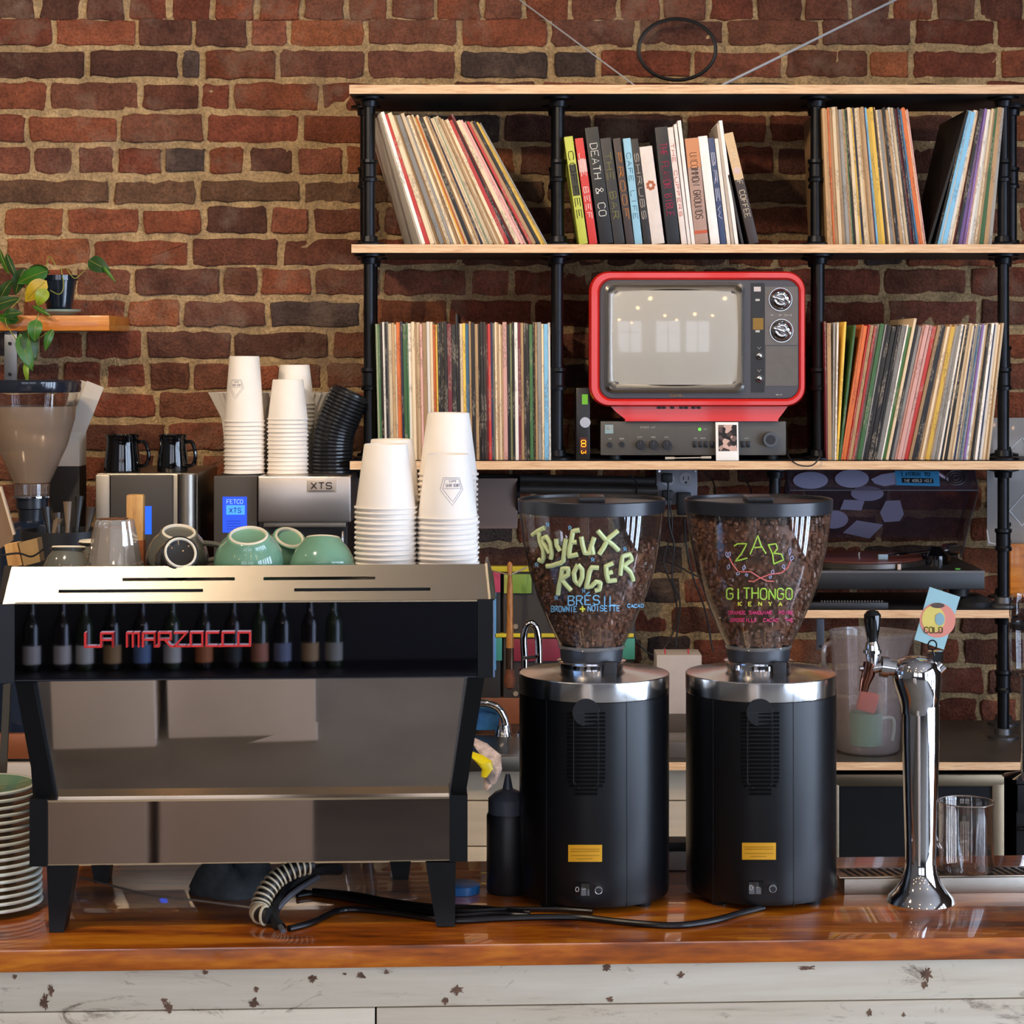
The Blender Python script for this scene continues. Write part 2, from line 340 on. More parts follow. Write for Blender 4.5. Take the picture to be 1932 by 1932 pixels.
# track lamps under the ceiling, warm pendant bulbs (their mirror images show in the chrome)
for i, p in enumerate(TRACK):
    F = Frame((p[0], p[1], 3.4)); t = thing('track_lamp', 'black track lamp on the ceiling, %s from the left' % ORD(i+1), 'ceiling lamp', F, 'track lamps on the ceiling')
    MB().lathe([(.012, 0), (.012, -.14)], n=10).build('stem', BLK, t); MB().lathe([(.03, -.14), (.06, -.18), (.075, -.33), (.07, -.33), (.05, -.19)], n=24, cap1=False).build('lamp_shade', BLK, t)
BULB = mat('warm_bulb', '#000000', 1, emit='#ffc98a', es=60)
for i, (x, y_, z) in enumerate([(-1.9, 0, 2.5), (-1.3, .9, 2.6), (-.7, -.6, 2.5), (-.1, .6, 2.7), (.5, -.3, 2.6), (1.1, .7, 2.5), (1.7, -.2, 2.6), (-1.6, 1.6, 2.7), (.2, 1.5, 2.75), (1.5, 1.6, 2.75), (-.5, -1.8, 2.5), (.9, -1.6, 2.6), (2.3, 1.1, 2.6), (-2.4, 1.0, 2.6)]):
    F = Frame((x, y_, z)); t = thing('pendant_bulb', 'bare warm light bulb hanging on a black cord, %s of the hanging bulbs' % ORD(i+1), 'light bulb', F, 'hanging bulbs')
    MB().tube([(0, 0, .1), (0, 0, 3.4-z)], .004, 6).build('cord', BLK, t); MB().lathe([(.016, .045), (.018, .1), (.01, .11)], n=12).build('socket', BLK, t)
    MB().lathe([(.001, -.04), (.02, -.034), (.034, -.01), (.034, .01), (.022, .035), (.016, .05)], n=20).build('bulb', BULB, t)
# ================================================================ PIPE RACK
RF = Frame((.3, 4.88, 0)); R = lambda px, py, d=0: RF.at(px, py, d)
rack = thing('pipe_shelf', 'tall shelf unit of black iron pipes and pale-edged plywood boards against the bricks', 'shelf', RF)
def board(xa, xb, ya, yb, depth=.36):
    p = R(xa, ya); q = R(xb, yb); z1 = p.z; z0 = q.z
    b_ = MB().box(p.x, 0.0, z0, q.x, depth, z1, .0008).build('shelf_board', BOARDBLK, rack, ang=20)
    MB().box(p.x, -.0012, z0, q.x, .0005, z1, .0004).build('edge_band', PLY, b_, smooth=False); return z0, z1
b1 = board(659, 2000, 160, 177); b2 = board(663, 2000, 461, 477); b3 = board(660, 2000, 870, 886); b4 = board(1478, 1908, 1151, 1166)
b2b = (b1, b2, b3, b4)
FLG = mat('galvanised_flange', '#5a5a5c', .4, metal=.8)
CTZ = 1.78-.883
def post(px, d, zlo, zhi, zc_=None, cl='black'):
    x = RF.at(px, HY, d).x; m = MB(); m.lathe([(.0133, zlo+.004), (.0133, zhi-.004)], (x, d, 0), n=20); o = m.build('pipe', PIPE, rack)
    for z, s_ in ((zlo, 1), (zhi, -1)):
        f = MB(); f.lathe([(.036, z), (.036, z+s_*.005), (.034, z+s_*.006), (.021, z+s_*.009), (.019, z+s_*.022), (.0134, z+s_*.023)], (x, d, 0), n=24); f.build('flange', FLG if (s_ > 0 and zlo < 1.25) else PIPE, o)
    zm = zc_ if zc_ else (zlo+zhi)/2
    c = MB(); c.lathe([(.0134, zm-.026), (.019, zm-.025), (.0195, zm-.018), (.0165, zm-.014), (.0165, zm+.014), (.0195, zm+.018), (.019, zm+.025), (.0134, zm+.026)], (x, d, 0), n=24); c.build('coupling', PIPE, o)
dF, dR = .07, .25
zc1 = RF.at(0, 322, dF).z
for px in (697, 1054, 1540, 1893): post(px, dF, b2[1], b1[0], zc1)
for px in (697, 1052, 1545, 1893): post(px, dF, b3[1], b2[0], RF.at(0, 715, dF).z)
post(1893, dF, b4[1], b3[0], RF.at(0, 1018, dF).z); post(1893, dF, CTZ, b4[0], RF.at(0, 1285, dF).z); post(1462, dF, CTZ, b3[0])
post(690, dF, CTZ, b3[0])
for px in (690, 1050, 1540, 1908): post(px, dR, b2[1], b1[0]); 
for px in (702, 1050, 1540, 1893): post(px, dR, b3[1], b2[0])
post(1893, dR, b4[1], b3[0], RF.at(0, 1005, dR).z); post(1893, dR, CTZ, b4[0], RF.at(0, 1255, dR).z); post(1462, dR, CTZ, b3[0])
post(690, dR, CTZ, b3[0])
# ================================================================ RECORDS
def sleeve_mat():
    m = bpy.data.materials.new('record_sleeve'); m.use_nodes = True; nt = m.node_tree; b = nt.nodes['Principled BSDF']; b.inputs['Roughness'].default_value = .55
    oi = nt.nodes.new('ShaderNodeObjectInfo'); tc = nt.nodes.new('ShaderNodeTexCoord')
    mp = nt.nodes.new('ShaderNodeMapping'); mp.inputs['Scale'].default_value = (40, 1, 11)
    nt.links.new(tc.outputs['Object'], mp.inputs['Vector'])
    def noise(det, scale):
        n = nt.nodes.new('ShaderNodeTexNoise'); n.noise_dimensions = '4D'; n.inputs['Scale'].default_value = scale; n.inputs['Detail'].default_value = det
        mu = nt.nodes.new('ShaderNodeMath'); mu.operation = 'MULTIPLY'; mu.inputs[1].default_value = 90; nt.links.new(oi.outputs['Random'], mu.inputs[0]); nt.links.new(mu.outputs[0], n.inputs['W'])
        nt.links.new(mp.outputs[0], n.inputs['Vector']); return n
    n1 = noise(1, 1.0); n2 = noise(3, 14)
    st1 = nt.nodes.new('ShaderNodeMapRange'); st1.inputs['From Min'].default_value = .53; st1.inputs['From Max'].default_value = .57; nt.links.new(n1.outputs['Fac'], st1.inputs[0])
    st2 = nt.nodes.new('ShaderNodeMapRange'); st2.inputs['From Min'].default_value = .47; st2.inputs['From Max'].default_value = .53; nt.links.new(n2.outputs['Fac'], st2.inputs[0])
    mm0 = nt.nodes.new('ShaderNodeMath'); mm0.operation = 'MULTIPLY'; nt.links.new(st1.outputs[0], mm0.inputs[0]); nt.links.new(st2.outputs[0], mm0.inputs[1])
    ge = nt.nodes.new('ShaderNodeNewGeometry'); vt = nt.nodes.new('ShaderNodeVectorTransform'); vt.vector_type = 'NORMAL'; vt.convert_from = 'WORLD'; vt.convert_to = 'OBJECT'
    nt.links.new(ge.outputs['Normal'], vt.inputs[0]); sx = nt.nodes.new('ShaderNodeSeparateXYZ'); nt.links.new(vt.outputs[0], sx.inputs[0])
    fy = nt.nodes.new('ShaderNodeMath'); fy.operation = 'LESS_THAN'; fy.inputs[1].default_value = -.6; nt.links.new(sx.outputs['Y'], fy.inputs[0])
    mm = nt.nodes.new('ShaderNodeMath'); mm.operation = 'MULTIPLY'; nt.links.new(mm0.outputs[0], mm.inputs[0]); nt.links.new(fy.outputs[0], mm.inputs[1])
    # printed spine lettering: pale on dark sleeves, dark on pale ones
    lum = nt.nodes.new('ShaderNodeRGBToBW'); nt.links.new(oi.outputs['Color'], lum.inputs[0])
    gt = nt.nodes.new('ShaderNodeMath'); gt.operation = 'GREATER_THAN'; gt.inputs[1].default_value = .16; nt.links.new(lum.outputs[0], gt.inputs[0])
    ink = nt.nodes.new('ShaderNodeMix'); ink.data_type = 'RGBA'; ink.inputs['A'].default_value = hexc('#a89a86'); ink.inputs['B'].default_value = hexc('#4a3a30'); nt.links.new(gt.outputs[0], ink.inputs['Factor'])
    m8 = nt.nodes.new('ShaderNodeMath'); m8.operation = 'MULTIPLY'; m8.inputs[1].default_value = .42; nt.links.new(mm.outputs[0], m8.inputs[0])
    mx = nt.nodes.new('ShaderNodeMix'); mx.data_type = 'RGBA'; nt.links.new(m8.outputs[0], mx.inputs['Factor']); nt.links.new(oi.outputs['Color'], mx.inputs['A']); nt.links.new(ink.outputs['Result'], mx.inputs['B'])
    tp = nt.nodes.new('ShaderNodeMath'); tp.operation = 'GREATER_THAN'; tp.inputs[1].default_value = .6; nt.links.new(sx.outputs['Z'], tp.inputs[0])
    m2 = nt.nodes.new('ShaderNodeMix'); m2.data_type = 'RGBA'; m2.inputs['B'].default_value = hexc('#c9ae8a'); nt.links.new(tp.outputs[0], m2.inputs['Factor']); nt.links.new(mx.outputs['Result'], m2.inputs['A'])
    nt.links.new(m2.outputs['Result'], b.inputs['Base Color']); return m
SLV = sleeve_mat()
PAL = {'w':('white','#e6ded2'),'c':('cream','#dcc4a0'),'t':('tan','#b08c62'),'k':('black','#1f1b1a'),'d':('dark brown','#3a2a22'),'r':('red','#b0302c'),'g':('green','#3f6a3c'),'y':('yellow','#dcb246'),
 'o':('orange','#cc6a34'),'u':('blue','#3a6f94'),'n':('navy','#262e4a'),'p':('pink','#d8a49a'),'a':('grey','#8e8a84'),'m':('maroon','#6e2630'),'v':('violet','#7a5f96'),'l':('light blue','#7ab4d4'),'e':('sage','#8a9470'),'q':('teal','#4f8a86')}
rec_mesh = {}
def record_mesh(t):
    if t not in rec_mesh:
        H = .313; m = MB(); m.box(0, 0, 0, t, .313, H, min(.0009, t*.3))
        o = m.build('record', SLV); rec_mesh[t] = o.data; bpy.data.objects.remove(o)
    return rec_mesh[t]
RCOUNT = 0
def row_of_records(codes, xb0, xb1, xt0, xt1, ybase, ytop, where, group, zb, first_word, d0=.035, bump_=(), prof=None, yaw=0.0):
    """bottom front corners spread from xb0 to xb1, tops from xt0 to xt1 (px); lean varies along the row"""
    codes = codes.replace(' ', ''); n = len(codes); rr_ = random.Random(len(where)*7+n)
    ts = [rr_.choice((.003, .004, .004, .005, .006, .0075)) for _ in codes]; tot = sum(ts); acc = 0; seen = {}
    A0 = math.atan2(RF.at(xt0, HY, d0).x-RF.at(xb0, HY, d0).x, .313); A1 = math.atan2(RF.at(xt1, HY, d0).x-RF.at(xb1, HY, d0).x, .313)
    zt_ = .313
    XB0, XB1 = RF.at(xb0, HY, d0).x, RF.at(xb1, HY, d0).x
    for i, (cd_, t) in enumerate(zip(codes, ts)):
        f = acc/tot; f2 = (acc+t)/tot; acc += t
        xb = XB0+(XB1-XB0)*f; xw = (XB1-XB0)*(f2-f)
        k = f; ang = math.asin(max(-.7, min(.7, math.sin(A0)+(math.sin(A1)-math.sin(A0))*k)))
        if prof:
            for (fa, da), (fb, db) in zip(prof[:-1], prof[1:]):
                if fa <= f <= fb: ang = math.radians(da+(db-da)*(f-fa)/(fb-fa)); break
        tt = max(.002, xw*math.cos(ang)*.97)
        o = bpy.data.objects.new('record', record_mesh(t)); COL.objects.link(o)
        # pivot on the lower corner that touches the board
        sc = tt/t; dz = 0 if ang <= 0 else math.sin(ang)*tt
        o.matrix_world = Matrix.Translation(RF.loc) @ Matrix.Translation((xb, d0+rr_.uniform(-.004, .004), zb+abs(math.sin(ang))*tt*(1 if ang > 0 else 0)+.0005+(0))) @ Matrix.Rotation(yaw, 4, 'Z') @ Matrix.Rotation(ang, 4, 'Y') @ Matrix.Diagonal((sc, 1, rr_.uniform(.985, 1.008)+(.06 if i in bump_ else 0), 1))
        nm, hx = PAL[cd_]; c = list(hexc(hx)); q = rr_.uniform(.75, 1.2)
        o.color = (min(1, c[0]*q), min(1, c[1]*q), min(1, c[2]*q), 1)
        tag(o, '%s-spined record sleeve, %s from left, %s' % (nm, ORD(i+1), where), 'record', group)
row_of_records('wwrcctatcactcyocktctnccectctcrkmcppkrtkyya', 793, 1034, 712, 888, 459, 210, 'left-leaning row in top left bay', 'records leaning in the top left bay', b2[1], 'cream', bump_=(31,), yaw=.15)
row_of_records('egkwkactcongGwctcptwcoykkkkmkkkcyutktkkdmrnactctpkekwmtkkgktaclw'.replace('G', 'g'), 714, 1040, 708, 1038, 868, 606, 'upright row in lower left bay', 'records standing in the lower left bay', b3[1], 'cream', bump_=(29, 64))
row_of_records('tcotctaatgkcynccttvlyyktcatkktwckmnuooocp', 1562, 1748, 1551, 1712, 459, 200, 'left block in top right bay', 'left block of records in the top right bay', b2[1], 'cream')
row_of_records('klwlwcmkvvpwwctgta', 1764, 1872, 1826, 1893, 459, 195, 'right-leaning block in top right bay', 'right-leaning records in the top right bay', b2[1], 'cream')
row_of_records('mtawygoortragakkkkkswgckappprtkktctytaawkckccncauwvwckwwnwctc'.replace('s', 'a'), 1559, 1866, 1557, 1893, 868, 604, 'row in lower right bay', 'records in the lower right bay', b3[1], 'cream', bump_=(22,), prof=[(0, -.8), (.05, 1), (.085, 9), (.5, 12.5), (.8, 8.5), (1.01, 6)])
# one big dark cover leaning in the gap
o = MB().box(0, 0, 0, .006, .313, .313, .001).build('record', mat('black_cover', '#0e0c0b', .6)); a_ = math.radians(16)
o.matrix_world = Matrix.Translation(R(1752, 459, .03)+RF.loc+Vector((0, .01, -.002))) @ Matrix.Rotation(math.radians(-7), 4, 'Z') @ Matrix.Rotation(a_, 4, 'Y')
o.location.z = b2[1]+.004; tag(o, 'large black record cover leaning right beside the light blue spines', 'record')
# ================================================================ BOOKS
BK = [ # tl, tr, ytop, bl, br, colour, ink, title, word
(1064,1083,259,1093,1110,'#b9bf4a','#2a2a1c','COFFEE','lime green'),(1084.5,1101,262,1112,1128,'#c8332f','#f0e0d8','JOE BEEF','red'),(1103,1129,242,1132,1158,'#17181a','#f0ece4','DEATH & CO','thick black'),
(1132,1153,262,1159,1180,'#2c2a2a','#8c8a52','THE BAR','charcoal'),(1156,1174,262,1182,1197,'#3a2f2e','#f09a3c','PROOF','dark brown, orange lettered'),(1175,1189,262,1198,1213,'#8dbcd2','#31566e','CAFE LIFE','light blue'),
(1190,1204,263,1215,1229,'#231f20','#cfc6b8','SHRUBS','black and narrow, pale lettered'),(1206,1232,278,1230,1255,'#d8ccc4','#b0603a','','short white'),(1235,1257,241,1259,1284,'#1a1b20','#b23a58','THE FLAVOR BIBLE','black, red lettered'),
(1259,1270,241,1286,1297,'#dfd2cb','#c0463e','THE CUPPERS','white, red lettered'),(1271,1278,235,1298,1304,'#e4dcd6','#888','','thin white'),(1278,1286,228,1305,1312,'#ece4de','#b22','','thin white and taller'),
(1292,1315,262,1312,1338,'#a98a7c','#3a2c28','UNCOMMON GROUNDS','taupe'),(1317,1335,258,1341,1359,'#eee8e4','#777','','wide white'),(1336,1349,261,1360,1371,'#37456a','#dde','BREW','navy blue'),
(1348,1355,262,1372,1379,'#e6ddd2','#888','','white, right of the navy one'),(1352,1356,235,1380,1386,'#b8a898','#555','','thin tan'),(1356,1362,228,1387,1394,'#efeae4','#999','','tall thin white'),
(1372,1378,330,1399,1404,'#302a28','#888','','thin black leaning one'),(1365,1384,253,1414,1433,'#3a302e','#d8c8b0','CRAFT OF COFFEE','dark tan-topped')]
for i, (tl, tr, yt, bl, br, c, ik, title, wd) in enumerate(BK):
    d0 = .03; P = R(bl, 460, d0); T = R(tl, yt, d0); P2 = R(br, 460, d0)
    a = math.atan2(T.x-P.x, T.z-b2[1]); h = math.hypot(T.x-P.x, T.z-b2[1]); wth = (P2.x-P.x)*math.cos(a)*.98
    m = MB(); m.box(0, 0, 0, wth, .2, h, .0012); o = m.build('book', mat('book_cover_%d' % i, c, .45, var=.06, vs=40))
    Mw = Matrix.Translation(RF.loc+Vector((P.x, d0, b2[1]+.0005+(0 if a < 0 else math.sin(a)*wth)))) @ Matrix.Rotation(a, 4, 'Y'); o.matrix_world = Mw
    tag(o, ('%s book%s, %s from the left on the middle shelf' % (wd, ' %s' % title.title() if title else '', ORD(i+1))), 'book', 'books in the top middle bay')
    im = mat('book_ink_%s' % ik.strip('#'), ik if len(ik) == 7 else '#'+''.join(ch*2 for ch in ik.strip('#')), .5)
    if title:
        L = h*.62; tx = MB(); hgt = min(wth*.55, .016)
        for pl in text_lines(title, 0, 0, hgt, L): tx.tube([Vector((wth/2-hgt/2+b_, -.0004, h*.86-a_)) for a_, b_ in pl], .0009 if hgt > .01 else .0006, 4)
        tx.build('spine_title', im, o)
    if c == '#d8ccc4':
        e = MB()
        for q in range(7): disc(e, wth/2+.007*math.cos(q*.9), h*.6+.008*math.sin(q*.9), .004, -.0006, 0, 8)
        e.build('emblem', im, o)
    if c == '#3a302e': MB().box(.0002, -.0006, h*.58, wth-.0002, .0, h*.998).build('upper_band', mat('book_tan', '#d2b288', .5), o); disc(MB(), wth/2, h*.66, .008, -.001, 0).build('emblem', mat('book_pinkish', '#d0b4b0', .5), o)
    if c == '#a98a7c': MB().box(.0002, -.0006, h*.72, wth-.0002, 0, h*.995).build('upper_band', mat('book_copper', '#c8865a', .5), o); MB().box(.0002, -.0006, h*.10, wth-.0002, 0, h*.13).build('lower_band', mat('book_redline', '#b8502f', .5), o)
    if c == '#b9bf4a': MB().box(.002, -.0005, h*.45, wth-.002, 0, h*.74).build('title_block', mat('book_ink_2a2a1c', '#2a2a1c', .5), o)
    if c == '#c8332f': MB().box(.0003, -.0005, h*.68, wth-.0003, 0, h*.8).build('band', mat('book_pink2', '#d8a8a0', .5), o)
o = MB().box(0, 0, 0, .002, .2, .235).build('magazine', mat('brown_cover', '#8a7458', .6)); o.matrix_world = Matrix.Translation(RF.loc+Vector((R(1378, 459, .05).x, .06, b2[1]+.001))) @ Matrix.Rotation(-.16, 4, 'Y') @ Matrix.Rotation(.35, 4, 'Z'); tag(o, 'brown magazine turned askew behind the tall thin white books', 'magazine')
# ================================================================ TV, AMPLIFIER, SMALL BOXES
def local(F, px, py, d=0): p = F.at(px, py, d); return p.x, p.z
zb3 = b3[1]
AF = Frame((Wd(1308, 862, 4.93).x, 4.93, zb3)); A = lambda px, py, d=0: AF.at(px, py, d)
t = thing('amplifier', 'wide dark grey stereo amplifier with knobs beneath the red television', 'amplifier', AF)
GRY = mat('amp_grey', '#4d4a46', .45, var=.04, vs=60); AMPK = mat('amp_knob', '#131316', .3)
p = A(1133, 795); q = A(1483, 859); m = MB(); m.box(p.x, 0, q.z, q.x, .008, p.z, .0015); ztop = p.z; m.build('front_panel', GRY, t)
MB().box(p.x+.004, .008, q.z+.002, q.x-.004, .29, p.z-.001, .001).build('case', mat('amp_case', '#26262a', .45), t)
for px in (1160, 1455):
    for d in (.04, .25): x = A(px, 862, d).x; MB().lathe([(.016, 0), (.016, q.z+.003)], (x, d, 0), n=20).build('foot', BLK, t)
for px, py, r in ((1150, 839, 5), (1173, 838, 5), (1208, 839, 9), (1233, 839, 9), (1258, 839, 9)):
    x, z = local(AF, px, py); rr0 = r*.00121; k = MB(); disc(k, x, z, rr0*.9, -.012 if r > 5 else -.006, .001, 24, rr0); o = k.build('knob', AMPK, t)
    if r > 5: MB().box(x-.0006, -.0135, z, x+.0006, -.012, z+rr0*.8).build('pointer', mat('knob_mark', '#5a5a60', .4), o)
x, z = local(AF, 1452, 829); k = MB(); disc(k, x, z, .0165, -.022, .001, 40, .018); o = k.build('volume_knob', mat('volume_knob', '#101216', .18, coat=.4), t); k = MB(); disc(k, x, z, .011, -.0235, -.02, 32); k.build('knob_cap', AMPK, o)
for px in (1311, 1322, 1332, 1343, 1402, 1412):
    x, z = local(AF, px, 838); MB().box(x-.004, -.005, z-.007, x+.004, .001, z+.007, .0008).build('button', AMPK, t)
x, z = local(AF, 1320, 810); k = MB(); disc(k, x, z, .0035, -.002, 0, 16); k.build('power_light', mat('green_led', '#2a8a20', .4, emit='#5fdc3a', es=2.5), t)
LET = mat('pale_lettering', '#b8b6b0', .5); k = MB()
x, z = local(AF, 1143, 813); MB().box(x-.002, -.0008, z-.006, x+.017, .0002, z+.014).build('logo_plate', mat('logo_plate', '#8aa0a4', .4), t); text_on(k, 'NAD', x, z+.003, .008, -.0012, .0009, w=.014)
for s, px, py, h, wd in (('STEREO AMP', 1208, 808, .004, .034), ('AUX', 1148, 829, .003, .007), ('PHONES', 1169, 829, .003, .01), ('BASS', 1203, 826, .003, .01), ('TREB', 1228, 826, .003, .01), ('BAL', 1254, 826, .003, .01), ('ON', 1328, 811, .003, .007), ('CD', 1310, 828, .003, .006), ('TUNER', 1321, 828, .003, .012), ('AUX', 1404, 828, .003, .01)):
    x, z = local(AF, px, py); text_on(k, s, x, z, h, -.0005, .00035, w=wd)
k.build('lettering', LET, t)
# polaroid leaning on the amplifier
PF = Frame((Wd(1372, 864, 4.905).x, 4.905, zb3)); t = thing('instant_photo', 'white-bordered instant photo leaning upright against the amplifier', 'photo', PF)
x0, z1 = local(PF, 1351, 796); x1, z0 = local(PF, 1394, 864); z0 = 0
lean = Matrix.Rotation(-.17, 4, 'X')
pap = MB().box(x0, 0, 0, x1, .0008, z1, .0003, M=lean).build('photo_paper', mat('photo_white', '#eceae6', .35), t)
x2, z2 = local(PF, 1356, 801); x3, z3 = local(PF, 1391, 851)
def picture_mat():
    m = mat('photo_image', '#2a2523', .3); nt = m.node_tree; b = nt.nodes['Principled BSDF']; tc = nt.nodes.new('ShaderNodeTexCoord'); v = nt.nodes.new('ShaderNodeTexVoronoi'); v.inputs['Scale'].default_value = 95
    r = nt.nodes.new('ShaderNodeValToRGB'); e = r.color_ramp.elements; e[0].color = hexc('#171416'); e[1].color = hexc('#c9a89c'); e[0].position = .45; e[1].position = .8; e.new(.62).color = hexc('#5c4a48')
    sp = nt.nodes.new('ShaderNodeSeparateColor'); nt.links.new(tc.outputs['Object'], v.inputs['Vector']); nt.links.new(v.outputs['Color'], sp.inputs[0]); nt.links.new(sp.outputs[0], r.inputs[0]); nt.links.new(r.outputs[0], b.inputs['Base Color']); return m
MB().box(x2, -.0005, z3, x3, 0, z2, M=lean).build('image', picture_mat(), t)
# small device with lit digits
DF = Frame((Wd(1100, 866, 4.93).x, 4.93, zb3)); t = thing('router', 'narrow upright black box with green and orange lights left of the television', 'electronic device', DF)
x0, z1 = local(DF, 1087, 732); x1, _ = local(DF, 1113, 866); MB().box(x0, 0, 0, x1, .14, z1, .002).build('case', mat('device_black', '#1c1a1a', .3), t)
def lab(F, px0, py0, px1, py1, nm, m_, par, d=-.0012, dep=.0014): a, zt = local(F, px0, py0); b_, zb = local(F, px1, py1); return MB().box(a, d, zb, b_, d+dep, zt).build(nm, m_, par)
lab(DF, 1098, 744, 1109, 763, 'green_display', mat('green_screen', '#3a6a10', .4, emit='#7ec82a', es=.9), t)
od = lab(DF, 1094, 825, 1108, 852, 'orange_display', mat('orange_screen', '#3a1404', .4, emit='#4a1a04', es=.6), t)
k = MB(); x, z = local(DF, 1096, 829)
for i, ch in enumerate('0083'):
    for pl in text_lines(ch, 0, 0, .010): k.tube([Vector((x+.001+b_, -.0018, z-.002-a_-i*.0078)) for a_, b_ in pl], .0008, 4)
k.build('digits', mat('orange_digits', '#ff8a1a', .4, emit='#ff8a1a', es=4), od)
x, z = local(DF, 1104, 797); k = MB(); disc(k, x, z, .012, -.004, 0, 28); k.build('dial', mat('dial_silver', '#b8b4b4', .25, metal=.8), t)
# TV
TZ = zb3; TF = Frame((Wd(1315, 795, 4.9).x, 4.905, ztop+AF.loc.z+.0005)); T = lambda px, py, d=0: local(TF, px, py, d)
t = thing('television', 'vintage red plastic television with a grey screen standing on the amplifier', 'television', TF)
RED = mat('tv_red', '#d0241c', .25, coat=.4); TVG = mat('tv_dark_grey', '#4a484c', .3, metal=.3); 
def rrp(px0, py0, px1, py1, rpx, d=0, n=8):
    x0, z1 = T(px0, py0, d); x1, z0 = T(px1, py1, d); return rr(x0, z0, x1, z1, rpx*.0012, n)
def R3(pts, y): return [Vector((a, y, b)) for a, b in pts]
m = MB(); m.loft([R3(rrp(1132, 529, 1507, 752, 24), .004), R3(rrp(1127, 524, 1511, 757, 28), -.004), R3(rrp(1116, 515, 1517, 764, 34), -.004), R3(rrp(1112, 512, 1520, 767, 36), .004), R3(rrp(1113, 512, 1519, 768, 36), .10), R3(rrp(1140, 535, 1495, 762, 36), .26)], False, True)
m.loft([R3(rrp(1132, 529, 1507, 752, 24), .004), R3(rrp(1134, 530, 1506, 751, 24), .02)], False, True)
m.build('shell', RED, t)
ft = []
for z_px, xa, xb in ((764, 1150, 1490), (778, 1163, 1480), (791, 1180, 1470)):
    x0, z = T(xa, z_px); x1, _ = T(xb, z_px); z = max(0, z); ft.append([Vector((x0, .015, z)), Vector((x1, .015, z)), Vector((x1, .22, z)), Vector((x0, .22, z))])
ft.append([Vector((v.x, v.y, 0)) for v in ft[-1]]); mft = MB(); mft.loft(ft); fo = mft.build('foot', RED, t)
for px in (1243, 1252, 1268, 1285, 1294, 1308, 1318):
    x, z = T(px, 768, .015); MB().box(x-.004, .012, z-.004, x+.005, .0155, z+.001, .0005).build('vent', BLK, fo)
m = MB(); m.loft([R3(rrp(1131, 527, 1508, 753, 24), .003), R3(rrp(1133, 529, 1506, 751, 24), -.0005)]); m.build('front_panel', TVG, t)
BEZ = mat('tv_bezel_chrome', '#d4cec6', .2, metal=1.0)
m = MB(); m.loft([R3(rrp(1140, 532, 1405, 742, 16), -.0005), R3(rrp(1141, 533, 1404, 741, 16), -.012), R3(rrp(1146, 538, 1399, 736, 14), -.016), R3(rrp(1155, 548, 1392, 726, 12), -.006), R3(rrp(1157, 550, 1390, 724, 12), .002)], False, False); m.build('screen_bezel', BEZ, t)
# bulging picture tube
SC = mat('tv_screen_glass', '#a8a49a', .3, coat=1.0, spec=.6); m = MB(); (sx0, sz1), (sx1, sz0) = T(1155, 548), T(1392, 726); NU = 36; NV = 28; vs = []; fs = []
for j in range(NV+1):
    for i in range(NU+1):
        u_ = 2*i/NU-1; v_ = 2*j/NV-1; vs.append(Vector(((sx0+sx1)/2+u_*(sx1-sx0)/2, .001-.016*(1-u_*u_*.55-v_*v_*.45)-(-.006 if (abs(u_) > .93 and abs(v_) > .93) else 0), (sz0+sz1)/2+v_*(sz1-sz0)/2)))
for j in range(NV):
    for i in range(NU): a = j*(NU+1)+i; fs.append((a, a+1, a+NU+2, a+NU+1))
m.add(vs, fs); m.build('screen', SC, t, ang=80)
lab(TF, 1417, 534, 1442, 740, 'tuning_strip', mat('tv_strip', '#161412', .3), t, -.003, .003)
o = lab(TF, 1443, 541, 1505, 651, 'dial_panel', mat('tv_panel', '#6c6660', .35, metal=.6, bump=.05, bs=90), t, -.0022, .002)
o = lab(TF, 1444, 653, 1505, 728, 'speaker_panel', mat('tv_panel2', '#66615b', .45, metal=.4, var=.06, vs=60), t, -.0022, .002)
lab(TF, 1422, 541, 1435, 550, 'label', mat('label_pale', '#c8bcb8', .5), t, -.0042, .0012); lab(TF, 1420, 600, 1440, 622, 'brass_window', mat('brassy', '#8a6a30', .35, metal=.6), t, -.0042, .0012)
for py in (566, 625): lab(TF, 1425, py-2, 1433, py+2, 'mark', LET, t, -.0042, .0012)
for px, py in ((1472, 565), (1474, 624)):
    x, z = T(px, py); k = MB(); disc(k, x, z, .0262, -.006, -.002, 40); k.loft([[Vector((x+r_*math.cos(2*PI*q/40), y_, z+r_*math.sin(2*PI*q/40))) for q in range(40)] for r_, y_ in ((.0235, -.006), (.0215, -.011), (.016, -.0145), (.010, -.0155), (.004, -.012), (.001, -.0115))]); o = k.build('channel_dial', CHROME, t, ang=60)
    k = MB(); disc(k, x, z, .0255, -.0068, -.0058, 40); k.build('dial_ring', mat('dial_dark', '#2a2422', .3), o)
    k = MB(); k.box(-.021, -.021, -.005, .021, -.0125, .005, .003, M=Matrix.Translation((x, 0, z)) @ Matrix.Rotation(.35, 4, 'Y')); k.build('grip', CHROME, o)
for py in (671, 714):
    x, z = T(1432, py); k = MB(); k.loft([[Vector((x+r_*math.cos(2*PI*q/24), y_, z+r_*math.sin(2*PI*q/24))) for q in range(24)] for r_, y_ in ((.0095, -.002), (.009, -.009), (.006, -.0125), (.001, -.014))]); k.build('knob', CHROME, t, ang=60)
    k = MB(); x, z = T(1431, py-15); k.tube([(x-.003, -.0042, z+.002), (x+.001, -.0042, z-.003), (x+.005, -.0042, z+.002)], .0006, 4); k.build('mark', LET, t)
k = MB(); x, z = T(1263, 748); text_on(k, 'TOSHIBA', x, z, .005, -.0012, .0006, w=.031); k.build('brand_lettering', mat('gold_letter', '#c0a070', .35, metal=.5), t)
